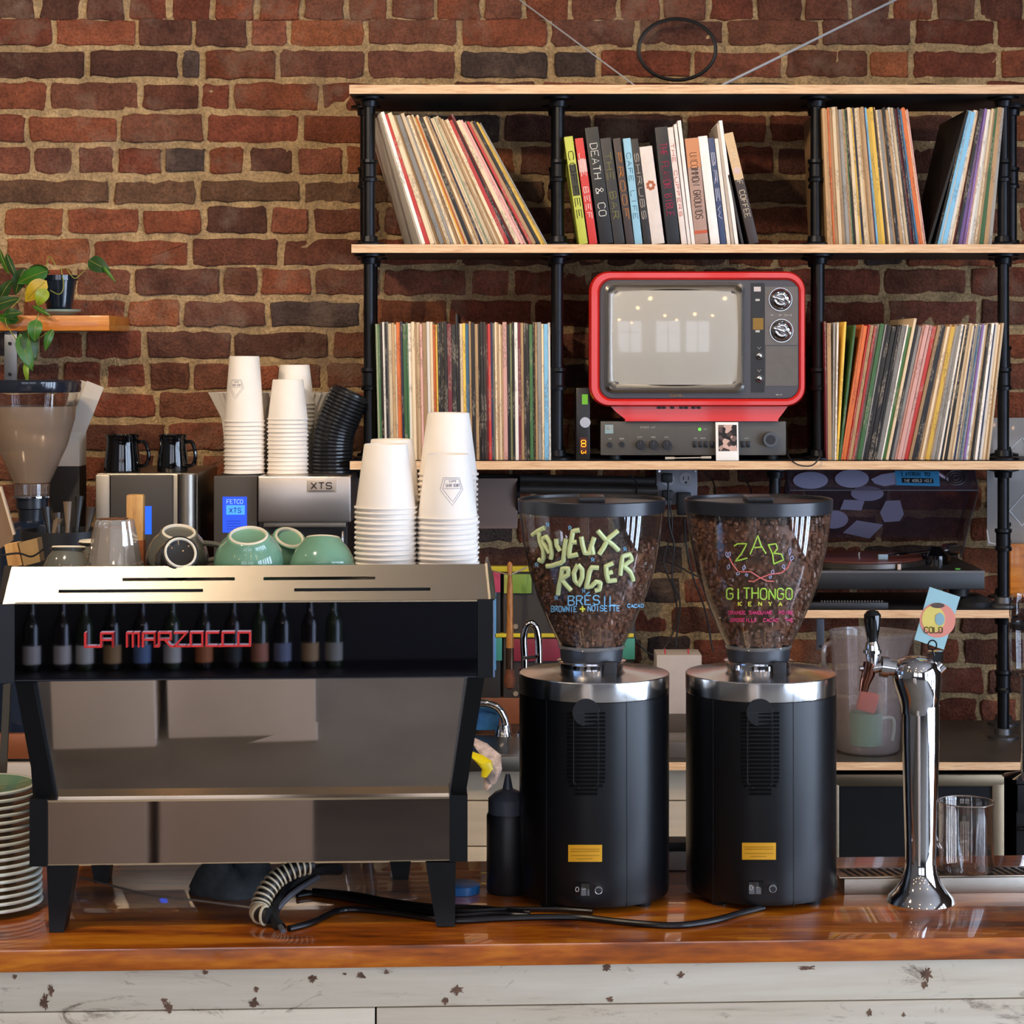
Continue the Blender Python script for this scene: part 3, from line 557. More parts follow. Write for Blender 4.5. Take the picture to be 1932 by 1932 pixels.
k = MB(); x, z = T(1452, 605-10); text_on(k, 'VHF - UHF TUNING', x, T(0, 596)[1], .0035, -.0028, .0004, w=.05); k.build('dial_lettering', LET, t); k = MB(); x, z = T(1464, 746); text_on(k, 'SOLID', x, z, .003, -.001, .0004, w=.013); k.build('lettering', LET, t)
# cord looping over the shelf edge
k = MB(); pts = [Wd(1484, 852, 4.95), Wd(1492, 868, 4.885)+Vector((0, -.01, 0)), Wd(1510, 878, 4.865), Wd(1532, 878, 4.865), Wd(1547, 862, 4.865), Wd(1545, 850, 4.9), Wd(1535, 846, 5.0)]
tag(k.add([], []).tube(smooth_path(pts), .0018, 6).build('cable', BLK), 'thin black cable drooping over the shelf edge right of the amplifier', 'cable')
k = MB(); a_, b_ = Wd(1255, 865.5, 4.9), Wd(1342, 864, 4.9); k.tube([a_, b_], .0015, 6); k.tube([a_, a_+(b_-a_)*.2], .003, 8); k.tube([b_-(b_-a_)*.22, b_], .003, 8); o = k.build('pencil', mat('pencil_white', '#b8b0a4', .4)); o.location.z = .001; tag(o, 'thin pen lying on the shelf edge under the amplifier', 'pen')
# ring and steel cables above the shelf
k = MB(); c = Wd(1278, 92, 5.255); k.tube([(c.x+.0945*math.cos(2*PI*i/64), c.y+.012, c.z+.0745*math.sin(2*PI*i/64)) for i in range(64)], .0045, 8, closed=True)
k.tube([(c.x+.0925*math.cos(2*PI*i/64+.5), c.y+.002, c.z+.0735*math.sin(2*PI*i/64+.5)-.002) for i in range(64)], .003, 8, closed=True)
tag(k.build('hoop', mat('rubber_black', '#121214', .5)), 'black rubber hoop hanging on the bricks above the shelf unit', 'hoop')
WIRE = mat('steel_wire', '#a4a6ac', .4)
for (xa, ya, xb, yb, ds) in ((962, -14, 1197, 161, 'descending from upper left to the shelf unit'), (1725, -18, 1362, 161, 'descending from upper right to the shelf unit')):
    k = MB(); k.tube([Wd(xa, ya, 5.2), Wd(xb, yb-1, 4.9)+Vector((0, 0, -.001))], .0019 if xb < 1300 else .003, 8); tag(k.build('steel_cable', WIRE), 'taut steel cable %s' % ds, 'cable', None)
# ================================================================ TURNTABLE
zb4 = b4[1]; QF = Frame((Wd(1670, 1150, 4.92).x, 4.92, zb4+.024)); Q = lambda px, py, d=0: local(QF, px, py, d)
t = thing('turntable', 'black record player with raised smoked lid on the lowest shelf', 'turntable', QF)
x1 = QF.at(1858, 1073, 0).x; x0 = x1-.45; zt = QF.at(0, 1076, 0).z; TB = mat('turntable_black', '#1a1a1c', .35)
MB().box(x0, 0, .018, x1, .33, zt, .003).build('plinth', TB, t); MB().box(x0, -.0008, zt-.006, x1, .002, zt-.001).build('metal_edge', mat('dull_metal', '#6a6663', .4, metal=.8), t)
for xx in (x0+.05, x1-.05):
    for d in (.04, .29): MB().lathe([(.022, 0), (.024, .019)], (xx, d, 0), n=20).build('foot', BLK, t)
cxp = x0+.19; o = MB().lathe([(.155, zt+.001), (.155, zt+.012), (.148, zt+.013)], (cxp, .165, 0), n=64).build('platter', mat('platter', '#55504c', .3, metal=.8), t)
MB().lathe([(.147, zt+.0135), (.147, zt+.0165)], (cxp, .165, 0), n=64).build('mat_disc', mat('rust_disc', '#5a2c22', .4), o); MB().lathe([(.003, zt+.014), (.003, zt+.026), (.001, zt+.028)], (cxp, .165, 0), n=12).build('spindle', CHROME, o)
ax, az = Q(1755, 1050, .12); o = MB().lathe([(.034, zt), (.034, zt+.02), (.026, zt+.026), (.012, zt+.04)], (ax+.02, .16, 0), n=32).build('tonearm_base', BLKG, t)
k = MB(); a1 = Vector((*[Q(1800, 1037, .12)[0]], .18, Q(0, 1037, .18)[1])); a2 = Vector((Q(1668, 1047, .08)[0], .08, Q(0, 1049, .08)[1])); k.tube([a1, a1+(a2-a1)*.35, a2], .0045, 10); k.build('tonearm', CHROME, t)
k = MB(); dd = (a1-a2).normalized(); k.tube([a1-dd*.012, a1+dd*.02], .0155, 20); k.build('counterweight', CHROME, t)
k = MB(); k.box(a2.x-.014, a2.y-.006, a2.z-.008, a2.x+.008, a2.y+.006, a2.z+.004, .001); k.build('cartridge', mat('cartridge_blue', '#7a92a4', .3), t)
for px, py, h_, c_ in ((1698, 1071, .012, '#c8b8b0'), (1617, 1058, .012, '#b8a8a0')): x = QF.at(px, 1070, .01).x; MB().lathe([(.0045, zt), (.0045, zt+h_)], (x, .02, 0), n=12).build('button', mat('btn'+c_[1:], c_, .4), t)
x = QF.at(1808, 1070, .01).x; MB().box(x-.005, .012, zt, x+.005, .022, zt+.003).build('pilot_light', mat('green_dim', '#2c6a20', .4, emit='#4a9a30', es=.5), t)
# lid from measured corner points
Yh, Ye, Yj = 5.20, 4.985, 5.03
HR = Wd(1813, 1052, Yh); ER = Wd(1846, 925, Ye); JR = Wd(1838, 885, Yj); Lw = .435; HJ = HR+(JR-ER)
lidm = thinglass('smoked_acrylic', '#ece2e8', .8, .93, haze=.05, hazecol='#b0a8b8', rough=.05); LO = lambda v: v-QF.loc
def quad_slab(a, b, c, d, th=.0025):
    n = (b-a).cross(d-a).normalized()*th; return ([a, b, c, d], [a+n, b+n, c+n, d+n])
L_ = Vector((-Lw, 0, 0)); k = MB()
for qd in ((HJ+L_, HJ, JR, JR+L_), (JR+L_, JR, ER, ER+L_), (HR, ER, JR, HJ), (HR+L_, ER+L_, JR+L_, HJ+L_)):
    k.loft([[LO(v) for v in r_] for r_ in quad_slab(*qd)])
lid = k.build('lid', lidm, t, smooth=False)
k = MB(); 
for a_, b_ in ((JR+L_, JR), (ER+L_, ER), (HR, ER), (HJ, JR), (JR, ER)): k.tube([LO(a_), LO(b_)], .0016, 6)
k.build('lid_edge', thinglass('acrylic_edge', '#a8a4b0', 1, .5, haze=.35, hazecol='#8c8894'), lid)
NW = (JR-ER).cross(L_).normalized(); NP = (HJ-JR).cross(L_).normalized(); STK = mat('sticker_back', '#8c89a4', .6)
def sticker(pts, P, N, m_, nm='sticker', off=.003):
    N2 = N if N.y < 0 else -N; ws = [LO(plane_hit(a, b, P, N)+N2*off) for a, b in pts]; kk = MB(); kk.loft([[v for v in ws], [v+N2*.0006 for v in ws]]); return kk.build(nm, m_, lid, smooth=False)
el = lambda cx, cy, rx, ry, n=24: [(cx+rx*math.cos(2*PI*i/n), cy+ry*math.sin(2*PI*i/n)) for i in range(n)]
sticker(el(1529, 908, 33, 16), JR, NW, STK); sticker(el(1607, 905, 32, 17), JR, NW, STK)
sticker([(1643, 906), (1662, 897), (1688, 893), (1692, 915), (1668, 919), (1650, 914)], JR, NW, STK)
sticker(el(1636, 929, 31, 14), JR, NP, STK, off=.003); sticker([(1592, 941), (1631, 942), (1625, 961), (1585, 959)], JR, NP, STK, off=.003)
sticker([(1671, 943), (1698, 942), (1705, 968), (1697, 981), (1668, 983), (1660, 965)], JR, NP, STK, off=.003); sticker(el(1572, 978, 28, 17), JR, NP, STK, off=.003)
sticker([(1616, 980), (1666, 988), (1640, 1014), (1590, 1003)], JR, NP, STK, off=.003)
st = sticker([(1688, 890), (1771, 891), (1773, 919), (1689, 917)], JR, NW, mat('sticker_blue', '#3f8fc0', .5)); sticker([(1701, 904), (1760, 905), (1761, 914), (1702, 913)], JR, NW, mat('sticker_black', '#14181e', .5), 'sticker_bar', .004)
k = MB()
for s, px, py, h, wd in (('LISTEN TO', 1702, 901, 7, 52), ('THE WORLD HOLE', 1705, 912, 5, 53)):
    kk = MB()
    for pl in text_lines(s, px, 0, h, wd): kk.tube([LO(plane_hit(a, py-b, JR, NW)+(NW if NW.y < 0 else -NW)*.005) for a, b in pl], .0007, 4)
    kk.build('sticker_lettering', mat('sticker_ink', '#123048', .5) if h == 7 else LET, lid)
k = MB()
for r_ in (19, 13, 6): k.tube([LO(plane_hit(a, b, JR, NW)+(NW if NW.y < 0 else -NW)*.003) for a, b in el(1803, 903, r_, r_*.72)], .0016 if r_ > 15 else .001, 4, closed=True)
k.build('round_sticker', mat('sticker_dark', '#3a383c', .5), lid)
# mixer below it
XF = Frame((Wd(1600, 1148, 4.89).x, 4.885, zb4)); 
t = thing('equaliser', 'flat black rack unit with a row of tiny sliders in front of the record player', 'electronic device', XF)
x0, z1 = local(XF, 1500, 1137); x1, _ = local(XF, 1676, 1137); MB().box(x0, 0, .001, x1, .03, z1, .001).build('case', TB, t)
k = MB()
for i in range(22): x = x0+.06+i*.0065; k.box(x, .006, z1, x+.003, .012, z1+.004)
k.build('slider_row', mat('slider_grey', '#4a4848', .4), t)
XF = Frame((Wd(1845, 1147, 4.93).x, 4.93, zb4)); m = MB(); m.lathe([(.045, 0), (.047, .012), (.03, .022), (.012, .026)], n=32); o = m.build('record_clamp', BLK); o.location = XF.loc+Vector((-.005, .03, 0)); tag(o, 'low round black puck at the right end of the lowest shelf', 'puck')
# ================================================================ BACK COUNTER
CF = Frame((0, 4.655, 0)); ct = MB(); ct.box(-1.6, 0, CTZ-.017, 1.6, .53, CTZ, .001); o = ct.build('back_counter', mat('dark_counter_top', '#3a3532', .35, var=.15, vs=20)); o.location = CF.loc; tag(o, 'long dark-topped back counter with a pale plywood edge', 'counter')
MB().box(-1.6, -.0015, CTZ-.017, 1.6, .0, CTZ, 0).build('edge_band', PLY, o, smooth=False)
PB = mat('painted_plank', '#c8b498', .6, var=.08, vs=6, stretch=(1, 1, 10)); k = MB()
for z0_, z1_ in ((.0, .16), (.165, .33), (.335, .50), (.505, .60), (.603, .70), (.703, .80), (.803, .872)): k.box(-1.6, .06, z0_, .66, .08, z1_, .001)
k.build('plank_front', PB, o); MB().box(-1.6, .08, 0, .66, .5, .875).build('carcass', mat('dark_inside', '#1c1512', .8), o)
LF = Frame((Wd(1737, 1620, 4.70).x, 4.70, 0)); t = thing('undercounter_fridge', 'metal-framed fridge with a black glass door under the back counter', 'fridge', LF)
FRG = mat('fridge_frame', '#8c7a62', .35, metal=.85); x0, z1 = local(LF, 1560, 1461); x1, _ = local(LF, 1895, 1461); MB().box(x0, .02, .08, x1, .5, z1-.004, .003).build('body', mat('fridge_dark', '#151515', .4), t)
k = MB(); k.box(x0, 0, z1-.027, x1, .02, z1, .004); k.box(x1-.027, 0, .08, x1, .02, z1-.02, .003); k.box(x0, 0, .08, x0+.027, .02, z1-.02, .003); k.box(x0, 0, .08, x1, .02, .11, .003); dr = k.build('door_frame', FRG, t)
MB().box(x0+.02, .006, .1, x1-.02, .012, z1-.02).build('door_glass', mat('black_glass_door', '#1b1c1e', .25), dr)
for xx in (x0+.03, x1-.05):
    for d in (.06, .42): MB().box(xx, d, 0, xx+.03, d+.03, .08).build('leg', BLK, t)
GF = Frame((Wd(1960, 1500, 4.75).x, 4.75, 0)); t = thing('cabinet', 'black metal cabinet at the right edge beside the fridge', 'cabinet', GF); x0, z1 = local(GF, 1917, 1453)
MB().box(x0, 0, 0, x0+.3, .4, z1, .004).build('body', mat('cab_black', '#1a1a1c', .35), t); MB().box(x0, -.012, z1-.09, x0+.3, .0, z1-.03, .003).build('drawer_front', BLK, t); k = MB(); k.tube([(x0, -.02, z1-.125), (x0+.3, -.02, z1-.125)], .004, 8); k.tube([(x0+.02, -.02, z1-.125), (x0+.02, .0, z1-.125)], .004, 6); k.tube([(x0+.28, -.02, z1-.125), (x0+.28, .0, z1-.125)], .004, 6); k.build('handle', PIPE, t)
# outlet with plugs
UF = Frame((Wd(1277, 912, 5.25).x, 5.235, Wd(0, 912, 5.25).z)); t = thing('power_outlet', 'grey metal outlet box with two white sockets on the brick wall', 'outlet', UF)
x0, z1 = local(UF, 1238, 884); x1, z0 = local(UF, 1316, 945); z0 -= .01; MB().box(x0, 0, z0, x1, .05, z1, .002).build('box', mat('outlet_grey', '#8a8c94', .4, metal=.4), t)
for px in (1260, 1294):
    x, z = local(UF, px, 904); k = MB(); disc(k, x, z, .0165, -.003, .001, 28); so = k.build('socket', mat('socket_white', '#b4b4b8', .4), t); k = MB(); k.box(x-.007, -.004, z-.002, x-.005, -.0028, z+.007); k.box(x+.005, -.004, z-.002, x+.007, -.0028, z+.007); disc(k, x, z-.008, .003, -.004, -.0028, 10); k.build('slot', BLK, so)
k = MB()
for px in (1244, 1311): x, z = local(UF, px, 889); disc(k, x, z, .003, -.003, 0, 10)
k.build('screw', CHROME, t)
def plug(px, py, w, h, lbl):
    P = Wd(px, py, 5.21); o = MB().box(-w/2, 0, -h/2, w/2, .022, h/2, .004).build('power_plug', BLK); o.location = P; tag(o, lbl, 'plug')
plug(1259, 902, .027, .022, 'small black plug in the left white socket of the wall outlet'); plug(1260, 935, .026, .024, 'black plug at the lower left of the wall outlet'); plug(1291, 951, .034, .055, 'chunky black adapter at the lower right of the wall outlet')
def cable(nm_lbl, pts, r=.0022, m_=None, Y=None, k=8, cat='cable', name='cable'):
    P = [Wd(*a) if len(a) == 3 else Vector(a) for a in pts]; o = MB().tube(smooth_path(P, k), r, 8).build(name, m_ or BLK); tag(o, nm_lbl, cat); return o
cable('black cable hanging from the left socket down between the two grinders', [(1261, 912, 5.19), (1262, 985, 5.19), (1272, 1030, 5.19), (1268, 1090, 5.19), (1283, 1140, 5.19), (1275, 1220, 5.19), (1285, 1262, 5.19), (1293, 1300, 5.15), (1296, 1340, 5.1)])
cable('black cable that curls left into a loop behind the left grinder', [(1263, 945, 5.2), (1268, 1000, 5.2), (1252, 1060, 5.2), (1270, 1110, 5.2), (1277, 1160, 5.2), (1262, 1210, 5.2), (1235, 1236, 5.2), (1205, 1215, 5.2), (1190, 1180, 5.2)], .0018)
cable('black adapter cable running down behind the right hopper', [(1291, 975, 5.2), (1295, 1030, 5.21), (1308, 1090, 5.21), (1330, 1150, 5.21), (1345, 1230, 5.21)], .002)
cable('thin black cable crossing the bricks at mid height', [(1200, 1050, 5.22), (1240, 1056, 5.22), (1275, 1066, 5.22), (1310, 1085, 5.22), (1350, 1100, 5.22)], .0016)
for i, (a, b_) in enumerate((((1330, 885), (1350, 935)), ((1395, 888), (1420, 945)), ((1190, 888), (1200, 935)))): cable('short black cord hanging under the lower shelf, %s from the left' % ORD((2, 3, 1)[i]), [(a[0], a[1]+8, 5.0), ((a[0]+b_[0])/2+6, (a[1]+b_[1])/2, 5.12), (b_[0], b_[1], 5.18)], .002)
# conduit with flange, grey box
k = MB(); P = Wd(978, 922, 5.18); Q2 = Wd(1240, 926, 5.18); k.tube([P, Q2], .012, 16); o = k.build('wall_pipe', mat('dull_pipe', '#4a4642', .45, metal=.5)); tag(o, 'horizontal dull metal pipe on the wall behind the left hopper', 'pipe'); k = MB(); k.tube([P+Vector((-.004, 0, -.015)), P+Vector((.004, 0, -.015))], .046, 28); k.build('flange', PIPE, o)
k = MB(); k.tube([Wd(905, 902, 5.2), Wd(1236, 908, 5.2)], .011, 12); tag(k.build('wall_pipe', mat('dark_pipe', '#2e2a28', .5)), 'upper dark pipe running just below the lower shelf board', 'pipe')
o = MB().box(-.05, 0, -.07, .05, .05, .07, .003).build('junction_box', mat('taupe_box', '#806a60', .6, var=.05, vs=8)); o.location = Wd(935, 950, 5.15); o.scale = (1.05, 1, .86); tag(o, 'taupe metal box on the wall right of the paper cups', 'box')
# apron-like dark panel with colour blocks
OF = Frame((Wd(985, 1200, 5.12).x, 5.12, CTZ)); t = thing('knife_rack', 'dark rack with yellow strips and coloured blocks left of the grinders', 'rack', OF)
x0, z1 = local(OF, 905, 1072); x1, z0 = local(OF, 1200, 1318); MB().box(x0, .03, z0, x1, .08, z1, .002).build('back', mat('rack_dark', '#26211f', .5), t)
for (xa, xb, nm, cc, ya, yb, dd) in ((905, 944, 'panel', '#2a2624', 1072, 1318, .012), (950, 1196, 'panel', '#332e2c', 1072, 1318, .012), (905, 1196, 'yellow_strip', '#cbb62a', 1069, 1079, .004), (905, 1196, 'yellow_strip', '#cbb62a', 1196, 1203, .004), (930, 944, 'pink_block', '#c0405a', 1080, 1118, .005), (966, 1003, 'green_block', '#7f9a3c', 1084, 1120, .005), (951, 960, 'lime_block', '#a8a848', 1084, 1120, .005),
    (934, 947, 'teal_block', '#3f8a7a', 1204, 1247, .005), (968, 1062, 'maroon_block', '#7a1f32', 1206, 1248, .005), (929, 936, 'blue_edge', '#4f9ac8', 1118, 1265, .004), (1165, 1198, 'teal_block', '#3f8a78', 1205, 1245, .005)):
    a, zt_ = local(OF, xa, ya); b_, zb_ = local(OF, xb, yb); MB().box(a, dd, zb_, b_, .03, zt_, .0008).build(nm, mat('rack_'+cc[1:], cc, .5), t)
MB().box(x0, .012, 0, x1, .09, z0, .002).build('ledge', mat('copper_wood', '#7a4428', .5, var=.1), t)
k = MB()
for px, py in ((973, 1183), (973, 1310)): x, z = local(OF, px, py); disc(k, x, z, .006, .008, .013, 14)
k.build('bolt', mat('bolt_tan', '#8a7a68', .4), t)
# pastry brush hanging
BF = Frame(Wd(962, 1180, 5.02)); t = thing('pastry_brush', 'long wooden brush hanging bristles-down in front of the dark rack', 'brush', BF); BRW = wood('brush_wood', '#7a4a1e', '#a86c34', '#c48c50', .4, (30, 30, 6))
sz = lambda py: -(py-1180)*5.02/4075
MB().lathe([(.002, sz(1060)), (.006, sz(1064)), (.0062, sz(1075)), (.0045, sz(1085)), (.007, sz(1110)), (.0075, sz(1170)), (.009, sz(1222))], n=16).build('handle', BRW, t); MB().lathe([(.0095, sz(1222)), (.010, sz(1262))], n=16).build('ferrule', mat('ferrule', '#5a4438', .35, metal=.8), t)
MB().lathe([(.0095, sz(1262)), (.0145, sz(1285)), (.011, sz(1297)), (.002, sz(1301))], n=16).build('bristles', mat('bristles', '#6a3a22', .8, var=.3, vs=90), t)
k = MB(); k.tube([(-.043, .09, sz(1084)), (0, -.008, sz(1084)), (.04, .09, sz(1078))], .002, 6); k.build('hook', mat('hook_cream', '#b8a890', .5), t)
# faucets
def faucet(lbl, cx, cyb, Y, path, r, extra=None):
    F = Frame(onz(cx, cyb, CTZ) if False else Wd(cx, cyb, Y)); F = Frame((F.loc.x, Y, CTZ)); t = thing('faucet', lbl, 'faucet', F)
    k = MB(); k.tube(smooth_path([F.loc_of(Wd(a, b, Y)) for a, b in path], 6), r, 14); k.build('spout', CHROME, t); return F, t
F, t = faucet('tall chrome tap with an arched spout standing left of the left grinder', 990, 1290, 4.95, [(989, 1330), (990, 1250), (988, 1205), (993, 1182), (1003, 1176), (1012, 1186), (1016, 1210), (1017, 1250)], .0085)
MB().lathe([(.022, 0), (.02, .012), (.012, .02), (.011, .14), (.014, .16)], (0, 0, 0), n=24).build('body', CHROME, t); k = MB(); k.tube([F.loc_of(Wd(988, 1242, 4.94)), F.loc_of(Wd(1012, 1239, 4.92))], .004, 10); k.build('lever', CHROME, t)
F, t = faucet('low chrome sink faucet with a curved neck beside the espresso machine', 950, 1385, 4.95, [(880, 1345), (893, 1330), (915, 1327), (938, 1335), (950, 1352), (956, 1375)], .009)
MB().lathe([(.024, 0), (.02, .01), (.016, .03)], (0, 0, 0), n=24).build('base', CHROME, t)
SF = Frame((Wd(900, 1400, 4.78).x, 4.68, CTZ)); t = thing('sink', 'stainless steel sink set in the back counter', 'sink', SF); k = MB(); k.box(-.25, .0, .0, .1, .30, .004, .001); k.box(-.25, -.024, -.02, .1, -.028, .010, .001); k.box(-.25, -.026, .008, .1, .004, .012, .001); k.build('rim', STEEL, t); MB().box(-.22, .03, .0035, .07, .27, .0055).build('basin', mat('basin_dark', '#4a4540', .3, metal=.9), t)
o = MB().box(-.02, -.01, 0, .05, .03, .05, .008).build('dish_sponge', mat('sponge_blue', '#1f5a8c', .7, var=.2, vs=80)); o.location = (Wd(900, 1370, 4.9).x, 4.98, CTZ+.012); tag(o, 'blue scouring sponge behind the low faucet', 'sponge')
# cloth, yellow and white, hanging over the counter edge
def cloth(name, lbl, m_, pts, cat='cloth', th=.012):
    k = MB(); rings = []
    for i, (px, py, w_, Y) in enumerate(pts):
        c_ = Wd(px, py, Y); ring = []
        for j in range(16):
            a = 2*PI*j/16; wv = 1+.18*math.sin(3*a+i); ring.append(c_+Vector((math.cos(a)*w_*Y/F_PX*wv, math.sin(a)*th*wv, math.sin(a)*w_*.5*Y/F_PX*.4)))
        rings.append(ring)
    k.loft(rings); return tag(k.build(name, m_), lbl, cat)
cloth('dish_cloth', 'crumpled white and rust cloth hanging over the sink edge', mat('cloth_white', '#b8a49c', .8, var=.4, vs=60, bump=.4, bs=120), [(884, 1392, 8, 4.66), (905, 1405, 14, 4.64), (925, 1425, 18, 4.62), (930, 1450, 16, 4.61), (925, 1475, 12, 4.61), (918, 1488, 4, 4.61)])
cloth('rubber_glove', 'bright yellow rubber glove lying over the cloth at the sink edge', mat('yellow_rubber', '#d8c416', .4, var=.15, vs=20), [(884, 1420, 7, 4.61), (898, 1426, 12, 4.6), (912, 1436, 14, 4.59), (920, 1450, 10, 4.59), (914, 1464, 6, 4.59)], 'glove')
# white box between the grinders, plus steel container below it
KF = Frame((Wd(1283, 1350, 5.0).x, 5.02, CTZ)); t = thing('paper_box', 'white cardboard box standing behind the gap between the grinders', 'box', KF); x0, z1 = local(KF, 1239, 1236); x1, z0 = local(KF, 1324, 1347)
MB().box(x0, 0, max(z0, 0), x1, .10, z1, .002).build('carton', mat('carton_white', '#b4a8a0', .7, var=.05, vs=30), t); MB().box(x0-.004, -.004, 0, x1+.06, .11, max(z0, .001), .002).build('tray', mat('tray_dark', '#4a4038', .5), t)
k = MB(); 
for px in (1256, 1300): x, z = local(KF, px, 1232); k.lathe([(.002, z1-.002), (.002, z1+.012)], (x, .02, 0), n=8)
k.build('pin', mat('pin_red', '#b0303a', .5), t)
MF = Frame((Wd(1278, 1430, 4.72).x, 4.70, CTZ)); o = MB().box(-.05, 0, 0, .05, .12, .035, .002).build('steel_tray', mat('tray_grey', '#6a625c', .35, metal=.5)); o.location = MF.loc; tag(o, 'shallow grey metal tray on the back counter between the grinders', 'tray')
# translucent pitcher with green mug and orange thing inside
HF = Frame((Wd(1635, 1420, 4.79).x, 4.78, CTZ)); t = thing('plastic_pitcher', 'large translucent plastic pitcher on the back counter behind the tap column', 'pitcher', HF)
PLM = thinglass('translucent_plastic', '#e8e0e0', 1.2, .85, haze=.20, hazecol='#cfc4c4', rough=.15); hz = lambda py: -(py-1420)*4.78/F_PX; ks = 4.78/F_PX
R0 = 67*ks
def rip(a, z):
    f = max(0, (z-hz(1270))/(hz(1195)-hz(1270))); d_ = (a-0) if a < PI else a-2*PI; return 1+.28*f*math.exp(-(d_/.35)**2)
MB().lathe([(R0*.80, .001), (R0*.90, .008), (R0*.93, .05), (R0*.98, hz(1270)), (R0*1.02, hz(1230)), (R0*1.06, hz(1198)), (R0*1.08, hz(1193))], n=64, cap1=False, rip=rip).build('body', PLM, t, ang=70)
k = MB(); k.tube(smooth_path([(-R0*1.02, 0, hz(1215)), (-R0*1.22, -.01, hz(1222)), (-R0*1.25, -.01, hz(1250)), (-R0*1.15, 0, hz(1262))], 5), .006, 8); k.build('handle', PLM, t)
MB().lathe([(.026, hz(1395)), (.036, hz(1390)), (.037, hz(1342)), (.035, hz(1342))], (0, 0, 0), n=32).build('green_mug', mat('mint_mug', '#5fae90', .4), t) if False else None
gm = MB().lathe([(.026, .0), (.034, .004), (.037, .075), (.034, .075), (.031, .008)], n=32, cap1=True).build('mug', mat('mint_mug', '#4f9c80', .4)); gm.location = HF.loc+Vector((-.003, 0, .012)); tag(gm, 'mint green mug standing inside the translucent pitcher', 'mug')
k = MB(); k.tube(smooth_path([(.028, 0, .06), (.058, 0, .062), (.062, 0, .04), (.058, 0, .012)], 5), .004, 8); k.build('handle', mat('mint_handle', '#a8bcb4', .4), gm)
o = MB().box(-.022, -.012, 0, .022, .012, .045, .008).build('sponge', mat('orange_red', '#d8482c', .6, var=.1)); o.location = HF.loc+Vector((-.005, 0, .088)); o.rotation_euler = (0, .25, 0); tag(o, 'orange-red scraper sticking out of the mint green mug', 'scraper')
# shelf brackets, metal plates
for px, y0_, y1_, lb in ((1548, 1172, 1226, 'under the lowest shelf right of the right hopper'),):
    o = MB().box(-.009, 0, 0, .009, .004, (y1_-y0_)*4.95/F_PX+.006, .001).build('bracket', mat('bracket_grey', '#6c7078', .4, metal=.4)); o.location = Wd(px, y1_, 5.0); tag(o, 'flat grey metal bracket %s' % lb, 'bracket'); k = MB(); disc(k, 0, .008, .0035, -.002, 0, 10); k.build('screw', BLK, o)
# pale translucent cover at the right
ZF = Frame(Wd(1895, 1030, 5.12)); t = thing('acrylic_sheet', 'pale translucent panel with white diagonal lines behind the right pipes', 'panel', ZF); x0, z1 = local(ZF, 1862, 788); x1 = x0+.25
MB().box(x0, 0, .0, x1, .006, z1, .002).build('sheet', mat('frosted_pale', '#8f8a86', .3, var=.12, vs=8, coat=.4), t); k = MB()
for pl in ([(1928, 826), (1902, 850)], [(1928, 826), (1960, 860)], [(1960, 900), (1904, 964)], [(1904, 964), (1928, 992)], [(1928, 992), (1960, 960)], [(1862, 1000), (1866, 1024)], [(1866, 1024), (1890, 1029)]): k.tube([Vector((*[ZF.at(a, b, -.001).x], -.001, ZF.at(a, b, -.001).z)) for a, b in pl], .0015, 4)
k.build('white_lines', mat('line_white', '#d8dce0', .5), t)
o = MB().box(0, 0, 0, .06, .03, 101*5.1/F_PX, .003).build('wood_block', SHELFW); o.location = Wd(1906, 1128, 5.08); tag(o, 'orange-brown wooden block on the wall at the right edge below the pale panel', 'block')
JF = Frame((Wd(1936, 1280, 4.5).x, 4.5, Wd(0, 1275, 4.5).z)); t = thing('hanging_glass', 'clear glass cylinder with black band cut off by the right edge', 'glass', JF); MB().lathe([(.026, 0), (.034, .01), (.036, .08), (.034, .15), (.031, .165), (.033, .17)], n=32, cap1=False).build('body', thinglass('clear2', gloss=2.2, tr=.8), t); MB().lathe([(.0352, .098), (.0352, .11)], n=32, cap0=False, cap1=False).build('band', BLK, t)
k = MB(); k.lathe([(.012, -.16), (.012, 0.0)], n=16); k.lathe([(.05, CTZ-JF.loc.z), (.012, CTZ-JF.loc.z+.01), (.012, -.15)], n=16); k.build('stand', CHROME, t)
# ================================================================ LEFT WALL SHELF AND PLANT
GP = Frame(Wd(110, 595, 5.02)); Yp = 5.0
SW = Frame(Wd(0, 595, 4.98)); t = thing('wall_shelf', 'glossy orange wooden shelf on the brick wall at the left edge', 'shelf', SW); x1, z0 = local(SW, 206, 624)
MB().box(-.3, 0, z0, x1, .27, 0, .002).build('plank', SHELFW, t)
BRK = mat('bracket_steel', '#777a80', .35, metal=.7); x0, zt_ = local(SW, 8, 628, .02); x1, zb_ = local(SW, 32, 716, .02); o = MB().box(x0, .02, zb_, x1, .024, z0, .001).build('bracket', BRK, t); k = MB()
for py in (648, 706): x, z = local(SW, 19, py, .02); disc(k, x, z, .004, .016, .02, 12)
k.build('screw', PIPE, o)
PX = 112; PFm = Frame((Wd(PX, 580, 5.06).x, 5.06, SW.loc.z)); 
def pz(py, d=5.06): return -(py-595)*d/F_PX
t = thing('saucer', 'pale green saucer under the black plant pot', 'saucer', PFm); MB().lathe([(.03, .001), (.035, .004), (.05, .010), (.052, .015), (.045, .012), (.03, .007)], n=40).build('dish', mat('saucer_green', '#8aa398', .15, coat=.5), t)
t = thing('potted_plant', 'trailing pothos with variegated leaves in a glossy black pot on the wall shelf', 'plant', Frame(PFm.loc+Vector((0, 0, .007))))
